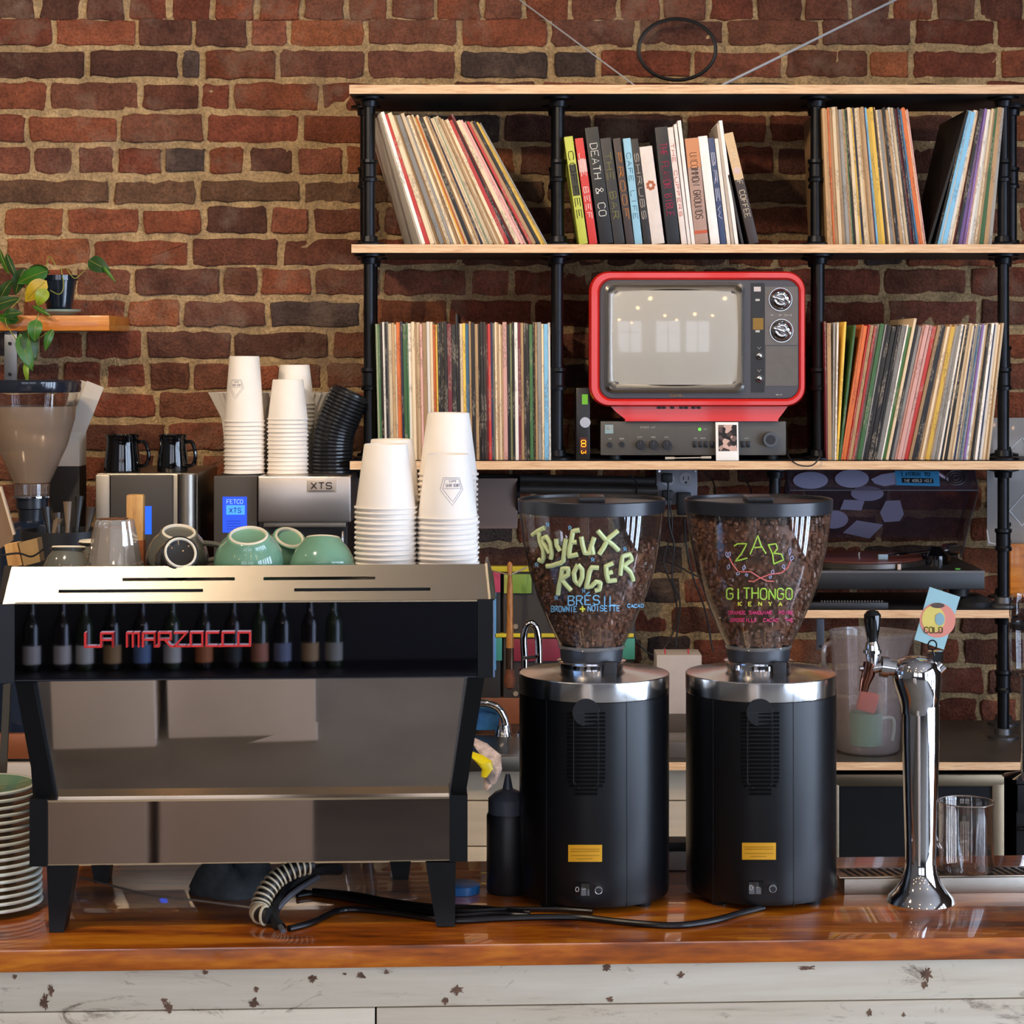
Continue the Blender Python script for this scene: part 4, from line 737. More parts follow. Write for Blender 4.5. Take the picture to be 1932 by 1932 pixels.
POT = mat('pot_black', '#16202a', .15, coat=.6); MB().lathe([(.028, 0), (.040, .075), (.043, .076), (.043, .088), (.039, .088), (.036, .07)], (0, 0, 0), n=40).build('pot', POT, t); MB().lathe([(.001, .078), (.038, .076)], n=24, cap1=False).build('soil', mat('soil', '#2a1c12', .9), t)
LG = mat('leaf_green', '#37691f', .4, var=.35, vs=25); LY = mat('leaf_yellow', '#b89a1c', .4, var=.3, vs=25); LD = mat('leaf_dark', '#26451c', .4, var=.3, vs=25); VINE = mat('vine', '#8a8a3a', .5)
PO = Vector((0, 0, 0)); base = t.location
def leaf(px, py, L, wd, rot, tilt, m_, Y, par=None):
    c_ = Wd(px, py, Y)-base; k = MB(); n = 9; L *= Y/F_PX; wd *= Y/F_PX
    a = math.radians(rot); dr_ = Vector((math.cos(a), 0, math.sin(a))); sd = Vector((-math.sin(a), 0, math.cos(a))); bk_ = Vector((0, 1, 0)); tl = math.radians(tilt)
    sdt = sd*math.cos(tl)+bk_*math.sin(tl); top = []; mid = []; bot = []
    for i in range(n+1):
        f = i/n; w_ = wd*.5*(math.sin(PI*min(1, f**.72)))**.8 if 0 < f < 1 else 0; p = c_+dr_*((f-.5)*L)+bk_*(.012*math.sin(f*PI)*-1)-Vector((0, 0, .004*f*f)); mid.append(p); top.append(p+sdt*w_+bk_*.003*(-1)); bot.append(p-sdt*w_+bk_*.003*(-1))
    th = Vector((0, .0006, 0)); k.loft([top, mid, bot, [b+th for b in bot], [b+th for b in mid], [b+th for b in top], top], False, False, closed=False); o = k.build('leaf', m_, t)
    k = MB(); k.tube([p-Vector((0, .0006, 0)) for p in mid], .0007, 4); k.build('midrib', VINE, o)
for a in [(62, 521, 62, 34, 200, 30, LG, 5.0), (68, 548, 55, 34, 222, 10, LY, 4.98), (80, 560, 34, 26, 240, 20, mat('leaf_yg', '#8a9a20', .4, var=.3, vs=25), 4.97), (188, 500, 46, 34, -25, 30, LD, 5.02), (206, 514, 46, 10, -50, 50, LG, 5.02), (68, 622, 40, 28, -95, 15, LG, 4.93), (50, 663, 72, 30, -70, 30, LG, 4.93), (60, 650, 60, 34, -75, 30, LD, 4.94),
    (93, 640, 40, 18, -110, 40, LG, 4.93), (25, 590, 36, 24, 10, 30, LD, 4.95), (80, 585, 40, 14, -25, 55, LG, 4.96), (8, 490, 60, 16, 110, 40, LG, 5.05), (25, 505, 60, 15, -65, 40, LD, 5.05), (10, 570, 60, 30, 20, 30, LD, 4.98), (12, 545, 50, 30, 60, 30, LD, 5.04), (75, 508, 40, 24, 160, 30, LD, 5.04), (52, 700, 40, 12, -85, 40, mat('leaf_lime', '#7a9a2a', .4), 4.93), (15, 600, 44, 24, 170, 30, LG, 4.96), (38, 530, 50, 28, 250, 30, LD, 5.02)]: leaf(*a)
k = MB()
for pts in ([(115, 505, 5.03), (120, 540, 5.01), (112, 555, 5.0), (95, 548, 4.98)], [(125, 505, 5.03), (140, 525, 5.02), (155, 515, 5.02), (170, 500, 5.02)], [(105, 500, 5.04), (95, 485, 5.05), (90, 490, 5.05), (85, 515, 5.02)], [(60, 520, 5.02), (40, 560, 4.98), (10, 600, 4.95), (30, 640, 4.93), (50, 660, 4.93)], [(80, 580, 4.97), (68, 605, 4.94), (66, 640, 4.93), (92, 625, 4.93)]):
    k.tube(smooth_path([Wd(*p)-base for p in pts], 6), .0012, 6)
k.build('stem', VINE, t)
# ================================================================ LEFT BACK: GRINDER, BREWERS, MUGS
EF = Frame((Wd(45, 1400, 4.72).x, 4.8, CTZ)); ez = lambda py: (ZC-(py-HY)*4.8/F_PX)-CTZ; es_ = 4.8/F_PX
t = thing('espresso_grinder', 'espresso grinder with a coffee-dusted clear hopper at the left edge', 'coffee grinder', EF)
HOPM = thinglass('dusty_hopper', '#e8dccc', 1.2, .8, haze=.5, hazecol='#a8917c', rough=.15)
MB().lathe([(90*es_, ez(740)), (92*es_, ez(735)), (92*es_, ez(720)), (88*es_, ez(716))], n=48).build('lid', mat('lid_navy', '#20242e', .15, coat=.5), t)
MB().lathe([(86*es_, ez(742)), (83*es_, ez(766))], n=48, cap0=False, cap1=False).build('hopper_rim', GLASS, t)
MB().lathe([(83*es_, ez(766)), (80*es_, ez(790)), (66*es_, ez(840)), (48*es_, ez(880)), (34*es_, ez(910))], n=48, cap0=False, cap1=False).build('hopper', HOPM, t)
MB().lathe([(33*es_, ez(935)), (34*es_, ez(912))], n=32).build('hopper_collar', thinglass('dusty2', gloss=1.5, haze=.4, hazecol='#6a5a50'), t); MB().lathe([(38*es_, ez(938)), (38*es_, ez(935))], n=32).build('ring', CHROME, t)
MB().lathe([(24*es_, ez(985)), (26*es_, ez(960)), (30*es_, ez(958)), (30*es_, ez(938))], n=32).build('neck', mat('neck_blue_black', '#1a1e26', .3), t)
NVY = mat('grinder_navy', '#1c2638', .15, coat=.5); rings = []
MB().lathe([(.05, 0), (.09, .01), (.09, .12), (.075, .3), (.075, ez(1030)), (.07, ez(1000)), (.05, ez(985)), (.01, ez(978))], n=40).build('body', NVY, t)
k = MB(); k.tube([(.02, -.07, ez(1018)), (.10, -.06, ez(1040))], .045, 24); k.build('motor_housing', NVY, t)
XP = Frame((Wd(130, 860, 4.98).x, 4.95, CTZ)); t = thing('filter_box', 'white paper envelopes standing in an open white box behind the left hopper', 'paper box', XP)
zz = lambda py: ZC-(py-HY)*4.95/F_PX-CTZ
x0, _ = local(XP, 92, 880); x1, _ = local(XP, 150, 880); PAP = mat('paper_offwhite', '#bdb4a8', .7, var=.04, vs=15)
MB().box(x0, 0, zz(880), x1, .08, zz(815), .001).build('carton', PAP, t); MB().box(x0, .0, 0, x1, .08, zz(881), .001).build('stand', mat('stand_dark', '#1c1816', .6), t)
for i, (a, tp) in enumerate(((.38, 742), (.3, 752), (.2, 760))):
    o = MB().box(-.03, 0, 0, .012, .0015, .16, .0004, M=Matrix.Translation((.012-.006*i, .02+.015*i, zz(850))) @ Matrix.Rotation(a, 4, 'Y')).build('paper_sheet', PAP, t)
def brewer(lbl, x0p, x1p, topy, Y, build):
    F = Frame((Wd((x0p+x1p)/2, topy, Y).x, Y, CTZ)); t = thing('coffee_brewer', lbl, 'coffee machine', F); build(F, t); return F, t
BRG = mat('brewer_grey', '#3e3935', .4, metal=.3)
def b1f(F, t):
    x0, z1 = local(F, 180, 893); x1, _ = local(F, 372, 893); xa, _ = local(F, 208, 893); xb, _ = local(F, 326, 893)
    MB().box(x0, .01, .1, x1, .34, z1, .006).build('body', STEEL, t); MB().box(xa, 0, z1-.25, xb, .02, z1-.004, .003).build('front_panel', BRG, t)
    k = MB(); k.lathe([(.022, z1-.25), (.022, z1-.002)], (x1-.024, .01, 0), n=24); k.build('corner_column', STEEL, t); k = MB(); k.box(x0, 0, z1-.25, xa-.001, .02, z1-.003, .004); k.build('side_panel', STEEL, t)
    MB().box(x0, .0, 0, x1, .3, .1, .004).build('base', BLK, t)
    a, zt_ = local(F, 272, 955); b_, zb_ = local(F, 286, 1008); MB().box(a, -.001, zb_, b_, .001, zt_).build('display', mat('blue_display', '#0a2a9a', .3, emit='#1f5cff', es=2.2), t)
    return z1
BF1, bt1 = brewer('steel and grey coffee brewer topped by two black mugs', 180, 372, 893, 4.85, b1f)
def b2f(F, t):
    x0, z1 = local(F, 403, 898); x1, _ = local(F, 655, 898); xm, _ = local(F, 486, 898)
    MB().box(x0, .02, .05, x1, .34, z1-.001, .004).build('body', mat('brewer_dark', '#1a1715', .4, metal=.2), t); MB().box(x0, 0, .1, xm-.001, .03, z1, .003).build('control_panel', BRG, t)
    a, zb_ = local(F, 487, 986, -.03); b_, zt_ = local(F, 662, 899, -.03); k = MB(); k.box(a, -.03, zb_, b_, .3, z1+.001, .004); k.build('hood', mat('hood_steel', '#cfc6bc', .3, metal=1.0, bump=.04, bs=30, stretch=(40, 1, 1)), t)
    k = MB(); k.box(a+.01, -.02, zb_-.012, b_-.012, .2, zb_, .002); k.build('hood_lip', STEEL, t)
    k = MB(); k.lathe([(.012, zb_-.1), (.016, zb_-.06), (.016, zb_-.01)], ((a+b_)/2+.06, .06, 0), n=20); k.build('spout', CHROME, t); k = MB(); k.lathe([(.05, zb_-.16), (.055, zb_-.06), (.03, zb_-.03)], ((a+b_)/2-.02, .08, 0), n=24); k.build('brew_basket', BLK, t)
    k = MB(); k.box(x1-.012, -.02, .1, x1-.006, .02, zb_-.02, .001); k.build('side_rail', CHROME, t); MB().box(x0, -.02, 0, x1, .3, .05, .003).build('base', BLK, t)
    a, zt_ = local(F, 420, 937); b_, zb_ = local(F, 466, 1005); d_ = MB().box(a, -.001, zb_, b_, .001, zt_).build('display', mat('blue_display2', '#0a1f7a', .3, emit='#2f5ae8', es=1.6), t)
    a, zt_ = local(F, 427, 953); b2_, zb_ = local(F, 462, 971); MB().box(a, -.0015, zb_, b2_, 0, zt_).build('display_block', mat('blue_display3', '#2a6ae0', .3, emit='#4a96ff', es=1.9), d_)
    k = MB(); x, z = local(F, 428, 950); text_on(k, 'FETCO', x, z, .009, -.0016, .0007, w=.036); k.build('display_lettering', mat('disp_txt', '#88b0ff', .4, emit='#88b0ff', es=1.5), d_)
    k = MB(); x, z = local(F, 433, 967); text_on(k, 'XTS', x, z, .010, -.002, .0008, w=.026)
    for q in range(4): x, z = local(F, 428, 983+q*5); k.tube([(x, -.0016, z), (x+.03, -.0016, z)], .0004, 4)
    k.build('display_lettering', mat('disp_dark', '#0c1c66', .4), d_)
    a, zt_ = local(F, 579, 905, -.03); b_, zb_ = local(F, 636, 929, -.03); pl = MB().box(a, -.033, zb_, b_, -.029, zt_, .0015).build('badge', mat('badge', '#b8aca0', .35, metal=.4), t)
    k = MB(); x, z = local(F, 587, 922, -.033); text_on(k, 'XTS', x, z, .0135, -.0345, .0012, w=.046); x, z = local(F, 583, 926, -.033); k.tube([(x, -.0345, z), (x+.056, -.0345, z)], .0006, 4); k.build('badge_lettering', mat('badge_ink', '#3a3028', .5), pl)
BF2, bt2 = brewer('coffee brewer with blue display and chrome hood badged XTS', 403, 655, 898, 4.85, b2f)
def mug(px0, px1, ytop, ybot, Y, lbl):
    s_ = Y/F_PX; F = Frame((Wd((px0+px1)/2, ybot, Y).x, Y, Wd(0, 893.5, 4.85).z+.0005)); t = thing('mug', lbl, 'mug', F, 'black mugs on the brewer'); h = (ybot-ytop)*s_; r = (px1-px0)/2*s_
    MB().lathe([(r*.95, 0), (r, .003), (r*.97, h*.3), (r*.86, h*.7), (r*.87, h*.93), (r*.96, h), (r*.91, h), (r*.8, h*.7), (r*.8, .006)], n=48).build('body', BLKG, t)
    k = MB(); k.tube(smooth_path([(r*.85, 0, h*.8), (r*1.25, -.004, h*.78), (r*1.45, -.006, h*.45), (r*1.3, -.004, h*.2), (r*.95, 0, h*.15)], 6), .0045, 10); k.build('handle', BLKG, t)
mug(196, 266, 821, 891, 4.92, 'left, wider glossy black mug on the steel and grey brewer'); mug(296, 356, 821, 891, 4.92, 'right, narrower glossy black mug on the steel and grey brewer')
# ================================================================ PAPER CUPS
def cup_data(name, rb, rt, h):      # upside-down: rim at bottom
    m = MB(); m.lathe([(rb-.0008, .0035), (rb+.0018, .0038), (rb+.0026, .0022), (rb+.0018, .0004), (rb, 0), (rb-.001, .0003)], n=56, cap0=False, cap1=False)
    m.lathe([(rb, .0035), (rt+.0004, h-.0015), (rt-.0008, h), (rt-.002, h-.0004), (rt-.0028, h-.006), (.0005, h-.0065)], n=56, cap0=False); o = m.build(name, WHITE, ang=50); d = o.data; bpy.data.objects.remove(o); return d
CUPS = cup_data('paper_cup', .0418, .0300, .0905); CUPL = cup_data('paper_cup', .0450, .0335, .150); CUPM = cup_data('paper_cup', .0450, .0345, .092)
def cup_stack(data, c, n, pitch, where, group, logo=None, z0=0):
    last = None
    for i in range(n):
        o = bpy.data.objects.new('paper_cup', data); COL.objects.link(o); o.location = (c[0]+random.uniform(-.0006, .0006), c[1]+random.uniform(-.0006, .0006), c[2]+i*pitch)
        o.rotation_euler = (random.uniform(-.004, .004), random.uniform(-.004, .004), 0)
        tag(o, ('topmost white paper cup of %s' % where) if i == n-1 else 'white paper cup, %s from bottom of %s' % (ORD(i+1), where), 'paper cup', group); last = o
    return last
INKC = mat('cup_ink', '#8c8690', .6)
def on_cup(o, pls, rb, rt, h, a0, sc, z0, r=.0004):
    k = MB()
    for pl in pls:
        pts = []
        dense = []
        for (x, z), (x2, z2) in zip(pl[:-1], pl[1:]):
            for q in range(5): dense.append((x+(x2-x)*q/5, z+(z2-z)*q/5))
        dense.append(pl[-1])
        for x, z in dense: zz_ = z0+z*sc; rad = rb+(rt-rb)*zz_/h+.0003; a = a0+x*sc/rad; pts.append((rad*math.sin(a), -rad*math.cos(a), zz_))
        k.tube(pts, r, 4)
    return k.build('printed_emblem', INKC, o)
hexa = [(-9, 6), (-12, -4), (-2, -17), (8, -4), (5, 6), (-9, 6)]; EMB = [hexa, [(x*.82, z*.82) for x, z in hexa], [(-9, -3), (6, -3)]]+text_lines('CAFE', -4, 2.5, 1.4, 6)+text_lines('SAINT HENRI', -7, -1.6, 2.6, 12)
stz = Wd(0, 898.5, 4.85).z+.002
o = cup_stack(CUPL, (Wd(461, 895, 4.93).x, 4.93, stz), 13, .0098, 'the leftmost stack on the brewer', 'large cups on the brewer'); on_cup(o, EMB, .045, .0335, .15, -.3, .0019, .085)
cup_stack(CUPM, (Wd(543, 895, 4.93).x, 4.93, stz), 14, .0094, 'the front right stack on the brewer', 'medium cups on the brewer'); cup_stack(CUPM, (Wd(556, 895, 5.03).x, 5.03, stz), 17, .0097, 'the rear right stack on the brewer', 'medium cups at the back of the brewer')
FIL = mat('filter_paper', '#cfc6ba', .7)
for i, px in enumerate((470, 552)):
    F = Frame((Wd(px, 895, 5.09).x+.0, 5.095, stz)); m = MB(); zf = lambda py: (ZC-(py-HY)*5.09/F_PX)-stz
    m.lathe([(.05, 0), (.058, zf(820)), (.062, zf(790)), (.093, zf(740)), (.09, zf(740)), (.05, zf(800))], n=96, cap1=True, rip=lambda a, z: 1+.05*math.sin(a*32)*min(1, z/.08)); o = m.build('coffee_filters', FIL); o.location = F.loc; o['kind'] = 'stuff'; tag(o, 'fluted paper coffee filters nested behind the %s cup stack on the brewer' % ('left' if i == 0 else 'right'), 'coffee filters')
# black lids, lower ones level, upper ones leaning to the right
m = MB(); m.lathe([(.046, 0), (.0475, .002), (.0475, .006), (.044, .008), (.0425, .013), (.040, .014), (.039, .011), (.001, .011)], n=48); ld = m.build('cup_lid', mat('lid_black', '#19191b', .25)); LDD = ld.data; bpy.data.objects.remove(ld)
pos = Vector((Wd(627, 895, 4.95).x, 4.95, stz)); ang = 0
for i in range(22):
    o = bpy.data.objects.new('cup_lid', LDD); COL.objects.link(o); o.location = pos; o.rotation_euler = (0, ang, 0)
    tag(o, 'black cup lid, %s from the bottom of the leaning lid stack' % ORD(i+1), 'cup lid', 'black lids beside the paper cups')
    pos = pos+Vector((math.sin(ang), 0, math.cos(ang)))*.0086; ang = 0 if i < 6 else min(.42, ang+.055 if i < 14 else ang)
# ================================================================ BAR
ZB = 1.0; BRF = Frame((0, 2.85, 0), YAW)
t = thing('bar_counter', 'long resin-coated orange wood bar top on whitewashed plank front', 'bar', BRF)
MB().box(-1.5, 0, ZB-.0297, 1.5, .465, ZB, .0022).build('bar_top', BARW, t, ang=25)
def plank_mat():
    m = wood('whitewashed_plank', '#94846e', '#d0c0a6', '#dacdb6', .7, (1.2, 10, 16)); nt = m.node_tree; b = nt.nodes['Principled BSDF']; src = b.inputs['Base Color'].links[0].from_socket
    tc = nt.nodes.new('ShaderNodeTexCoord'); mp = nt.nodes.new('ShaderNodeMapping'); mp.inputs['Scale'].default_value = (5.5, 1, 14); nt.links.new(tc.outputs['Object'], mp.inputs[0])
    n = nt.nodes.new('ShaderNodeTexNoise'); n.inputs['Scale'].default_value = 1.5; n.inputs['Detail'].default_value = 9; n.inputs['Roughness'].default_value = .75; n.inputs['Distortion'].default_value = 1.2; nt.links.new(mp.outputs[0], n.inputs['Vector'])
    r = nt.nodes.new('ShaderNodeMapRange'); r.inputs['From Min'].default_value = .575; r.inputs['From Max'].default_value = .70; nt.links.new(n.outputs['Fac'], r.inputs[0])
    mx = nt.nodes.new('ShaderNodeMix'); mx.data_type = 'RGBA'; mx.inputs['B'].default_value = hexc('#5a3f2c'); nt.links.new(r.outputs[0], mx.inputs['Factor']); nt.links.new(src, mx.inputs['A']); nt.links.new(mx.outputs['Result'], b.inputs['Base Color'])
    r_ = [x for x in nt.nodes if x.type == 'VALTORGB'][0].color_ramp; r_.elements[0].position = .30; r_.elements[1].position = .52
    return m
PLK = plank_mat(); zt = ZB-.0297; KN = mat('wood_knot', '#6a4c38', .8, var=.45, vs=90)
def plank(x0, x1, z0, z1):
    o = MB().box(x0, .018, z0, x1, .04, z1, .0012).build('front_plank', PLK, t, ang=25); return o
p1 = plank(-1.5, 1.5, .9135, zt-.0005); zz0 = .9120
for xa, xb in ((-1.5, -.181), (-.1785, 1.5)): plank(xa, xb, .835, zz0)
for i in range(9): plank(-1.5, 1.5, max(.0, .835-.0785*(i+1)-.01), .835-.0785*i-.0025)
MB().box(-1.5, .04, 0, 1.5, .43, zt, 0).build('bar_carcass', mat('dark_gap', '#15110e', .9), t)
k = MB(); kr = random.Random(5)
for px, py, rx, rz in ((28, 1843, 5, 5), (85, 1893, 9, 19), (96, 1868, 7, 12), (310, 1888, 7, 6), (318, 1900, 9, 12), (480, 1892, 11, 10), (484, 1866, 5, 6), (590, 1847, 10, 9), (681, 1840, 11, 8), (729, 1834, 5, 5), (862, 1868, 14, 10), (840, 1888, 8, 8), (1145, 1825, 9, 10), (1285, 1840, 8, 7), (1523, 1826, 22, 5), (1748, 1838, 13, 16), (1745, 1858, 7, 10), (1150, 1885, 8, 7), (1640, 1910, 6, 9), (1705, 1915, 4, 6), (388, 1834, 8, 5), (650, 1837, 5, 3)):
    c_ = BRF.at(px, py, .018); s_ = 2.87/F_PX; pts = []
    for j in range(26): a = 2*PI*j/26; q = kr.uniform(.35, 1.1); pts.append((c_.x+rx*s_*q*math.cos(a), c_.z+rz*s_*q*math.sin(a)))
    MB().prism(pts, .0172, .0178).build('knot', KN, p1, smooth=False)
def bar_frame(px, py, z=ZB): p = onz(px, py, z); return Frame(p, YAW)
# ================================================================ ESPRESSO MACHINE
c_ = onz(470, 1755, ZB); EM = Frame(c_, YAW)
mach = thing('espresso_machine', 'black and stainless espresso machine with red lettering and mirrored back panels', 'espresso machine', EM)
def pr(poly, d, y0, y1, name, m_, par=mach, b=None):
    pts = []
    for px, py in poly: p = EM.at(px, py, d); pts.append((p.x, p.z))
    return MB().prism(pts, y0, y1).build(name, m_, par, smooth=False)
MBK = mat('machine_black', '#060708', .4, spec=.25); MFR = mat('machine_side_grey', '#2a2c31', .35, metal=.5); MIR = mat('smoked_mirror', '#b4aaa2', .02, metal=1.0); MIRD = mat('black_glass_panel', '#85858f', .015, metal=1.0); 
pr([(88, 1633), (142, 1633), (120, 1759), (93, 1759)], 0, .0, .045, 'leg', MBK); pr([(803, 1627), (860, 1627), (858, 1748), (823, 1748)], 0, 0, .045, 'leg', MBK)
pr([(172, 1633), (208, 1633), (204, 1667), (178, 1667)], .27, .27, .31, 'leg', MBK); pr([(735, 1625), (775, 1625), (770, 1662), (742, 1662)], .27, .27, .31, 'leg', MBK)
lo = pr([(62, 1514), (880, 1506), (880, 1622), (62, 1633)], 0, .004, .40, 'lower_body', MBK)
pr([(90, 1513), (848, 1506), (848, 1623), (90, 1632)], 0, -.001, .006, 'lower_mirror_panel', mat('lower_mirror', '#85776e', .03, metal=1.0)); EDG = mat('bright_edge', '#cbb898', .2, metal=1.0)
pr([(90, 1509.5), (848, 1502.5), (848, 1506.5), (90, 1513.5)], 0, -.002, .03, 'edge_strip', EDG); pr([(90, 1630.5), (848, 1621.5), (848, 1623.5), (90, 1632.5)], 0, -.0015, .004, 'edge_strip', EDG)
pr([(57, 1506), (90, 1506), (90, 1633), (57, 1633)], 0, -.006, .08, 'corner_cap', MBK); pr([(848, 1499), (882, 1499), (882, 1624), (848, 1624)], 0, -.006, .08, 'corner_cap', MBK)
pr([(60, 1510), (848, 1502), (880, 1280), (45, 1290)], .08, .09, .38, 'inner_body', MBK)
# slanted mirror back plate
def slab(pts, th, name, m_, par=mach):
    P = [EM.at(px, py, d) for px, py, d in pts]; n = (P[1]-P[0]).cross(P[-1]-P[0]).normalized(); n = n if n.y > 0 else -n
    return MB().loft([P, [p+n*th for p in P]]).build(name, m_, par, smooth=False)
slab([(66, 1286, .002), (882, 1277, .002), (850, 1505, .022), (107, 1510, .022)], .004, 'slanted_mirror_panel', MIR)
def bar4(quad_f, d0, d1, name, m_): 
    P = [EM.at(px, py, d) for px, py, d in quad_f]; return MB().loft([P, [p+Vector((0, .06, 0)) for p in P]]).build(name, m_, mach, smooth=False)
bar4([(28, 1287, -.012), (62, 1287, -.012), (105, 1510, .012), (70, 1510, .012)], 0, 0, 'side_strut', MBK); bar4([(883, 1279, -.012), (914, 1279, -.012), (878, 1503, .012), (849, 1503, .012)], 0, 0, 'side_strut', MBK)
slab([(62, 1287, -.001), (70, 1287, -.001), (110, 1510, .018), (105, 1510, .018)], .004, 'strut_edge', MFR); slab([(876, 1279, -.001), (883, 1279, -.001), (850, 1504, .018), (846, 1504, .018)], .004, 'strut_edge', mat('strut_silver', '#8a8c92', .25, metal=.9))
# upper box
pr([(4, 1139), (930, 1132), (926, 1277), (4, 1286)], -.02, -.012, .36, 'upper_body', MBK)
pr([(29, 1138), (900, 1133), (900, 1277), (29, 1285)], -.022, -.022, -.014, 'black_glass_panel', MIRD)
pr([(29, 1136.5), (900, 1131.5), (900, 1134.5), (29, 1139.5)], -.022, -.0235, -.01, 'edge_strip', EDG); pr([(29, 1283.5), (900, 1276), (900, 1278), (29, 1285.5)], -.022, -.0228, -.01, 'edge_strip', MFR)
pr([(-3, 1140), (28, 1139), (28, 1287), (-3, 1288)], -.022, -.026, .10, 'corner_cap', mat('cap_navy', '#0d121a', .35)); pr([(901, 1131), (930, 1131), (930, 1278), (901, 1278)], -.022, -.026, .10, 'corner_cap', MBK)
pr([(930, 1133), (934, 1133), (934, 1278), (930, 1278)], -.022, -.02, .10, 'cap_trim', mat('cap_trim_blue', '#7f97b4', .25, metal=.7))
# lettering
LT = ['2620', '064640', ]  # squarish joined strokes, drawn per letter on a 4 x 6 grid
SQ = {'L':'060040', 'A':'00044644 40 0343', 'M':'0006264640 2620', 'R':'00064644030343 2340', 'Z':'06460040', 'O':'0006464000', 'T':'0646 2620', 'C':'46060040'}
k = MB(); x0, z0 = (lambda p: (p.x, p.z))(EM.at(162, 1219, -.022)); x1 = EM.at(478, 1217, -.022).x; h = 25*2.9/F_PX; word = 'LA MARZOCCO'; adv = (x1-x0)/10.55
pos = 0
for i, ch in enumerate(word):
    if ch == ' ': pos += .62; continue
    segs = {'L':['060040'], 'A':['0006464000 0343'.split()[0][:8], '4640', '0343'], 'M':['00062646', '4640', '2620'], 'R':['000646', '464303', '2340'], 'Z':['06460040'], 'O':['0006464000'], 'C':['46060040']}[ch]
    for st in segs:
        pl = [(x0+(pos+int(st[j])/4*.74)*adv, z0+int(st[j+1])/6*h) for j in range(0, len(st), 2)]
        for (ax, az), (bx_, bz) in zip(pl[:-1], pl[1:]):
            L = math.hypot(bx_-ax, bz-az); 
            if L < 1e-6: continue
            M_ = Matrix.Translation(((ax+bx_)/2, -.0265, (az+bz)/2)) @ Matrix.Rotation(-math.atan2(bz-az, bx_-ax), 4, 'Y'); k.box(-L/2-.0012, -.0045, -.0013, L/2+.0012, .0045, .0013, .0004, M=M_)
    if ch in 'LARZC' and i < len(word)-1 and word[i+1] != ' ': k.box(x0+(pos+.7)*adv, -.031, z0-.0013, x0+(pos+1.05)*adv, -.022, z0+.0013)
    pos += 1
k.box(x0+7.0*adv, -.031, z0+h-.0013, x0+9.1*adv, -.022, z0+h+.0013) if False else None
k.build('brand_lettering', mat('letter_red', '#c8201c', .3, coat=.3), mach, smooth=False)
# cup rail: inclined stainless face with slots
FB, FT = -.020, .012
def face(px, py):  # point on the inclined rail face
    f = (1137-py)/(1137-1067.0); return EM.at(px, py, FB+(FT-FB)*f)
slots = [(231, 443, 1089, 1095), (497, 708, 1087.5, 1093.5), (110, 383, 1110, 1116.5), (555, 812, 1107.5, 1114)]
def rail():
    k = MB(); th = Vector((0, .004, 0))
    rows_ = [1137, 1116.5, 1110.5, 1095, 1089, 1067]; spans = {1: [(110, 383), (555, 812)], 3: [(231, 443), (497, 708)]}
    for i in range(5):
        ya, yb = rows_[i], rows_[i+1]; xl = 5+(1137-ya)*.243; xl2 = 5+(1137-yb)*.243; xr = 925-(1137-ya)*.08; xr2 = 925-(1137-yb)*.08
        cuts = [(None, None)]; segs = []; e, e2 = xl, xl2
        for a, b_ in spans.get(i, []): segs.append((e, e2, a, a)); e = e2 = b_
        segs.append((e, e2, xr, xr2))
        for a, a2, b_, b2_ in segs:
            sl = lambda x, y: y-(x-470)*.006*(1 if True else 0)
            P = [face(a, sl(a, ya)), face(b_, sl(b_, ya)), face(b2_, sl(b2_, yb)), face(a2, sl(a2, yb))]; k.loft([P, [p+th for p in P]])
    return k.build('cup_rail', STEEL, mach, smooth=False)
rl = rail()
tz = EM.at(470, 1072, .02).z
MB().box(EM.at(20, 1068, .012).x, .004, EM.at(0, 1136, 0).z, EM.at(920, 1068, .012).x, .36, tz-.018).build('cup_tray', mat('tray_slot_shade', '#1a1816', .5), mach)  # tray coloured dark to give the shade inside the rail slots
for pts in ([(24, 1067, .012), (6, 1137, -.02), (-4, 1137, .0), (8, 1067, .05)], [(919, 1062, .012), (926, 1130, -.02), (936, 1130, .0), (932, 1090, .03), (921, 1050, .05)]): slab(pts, .003, 'rail_end', STEEL)
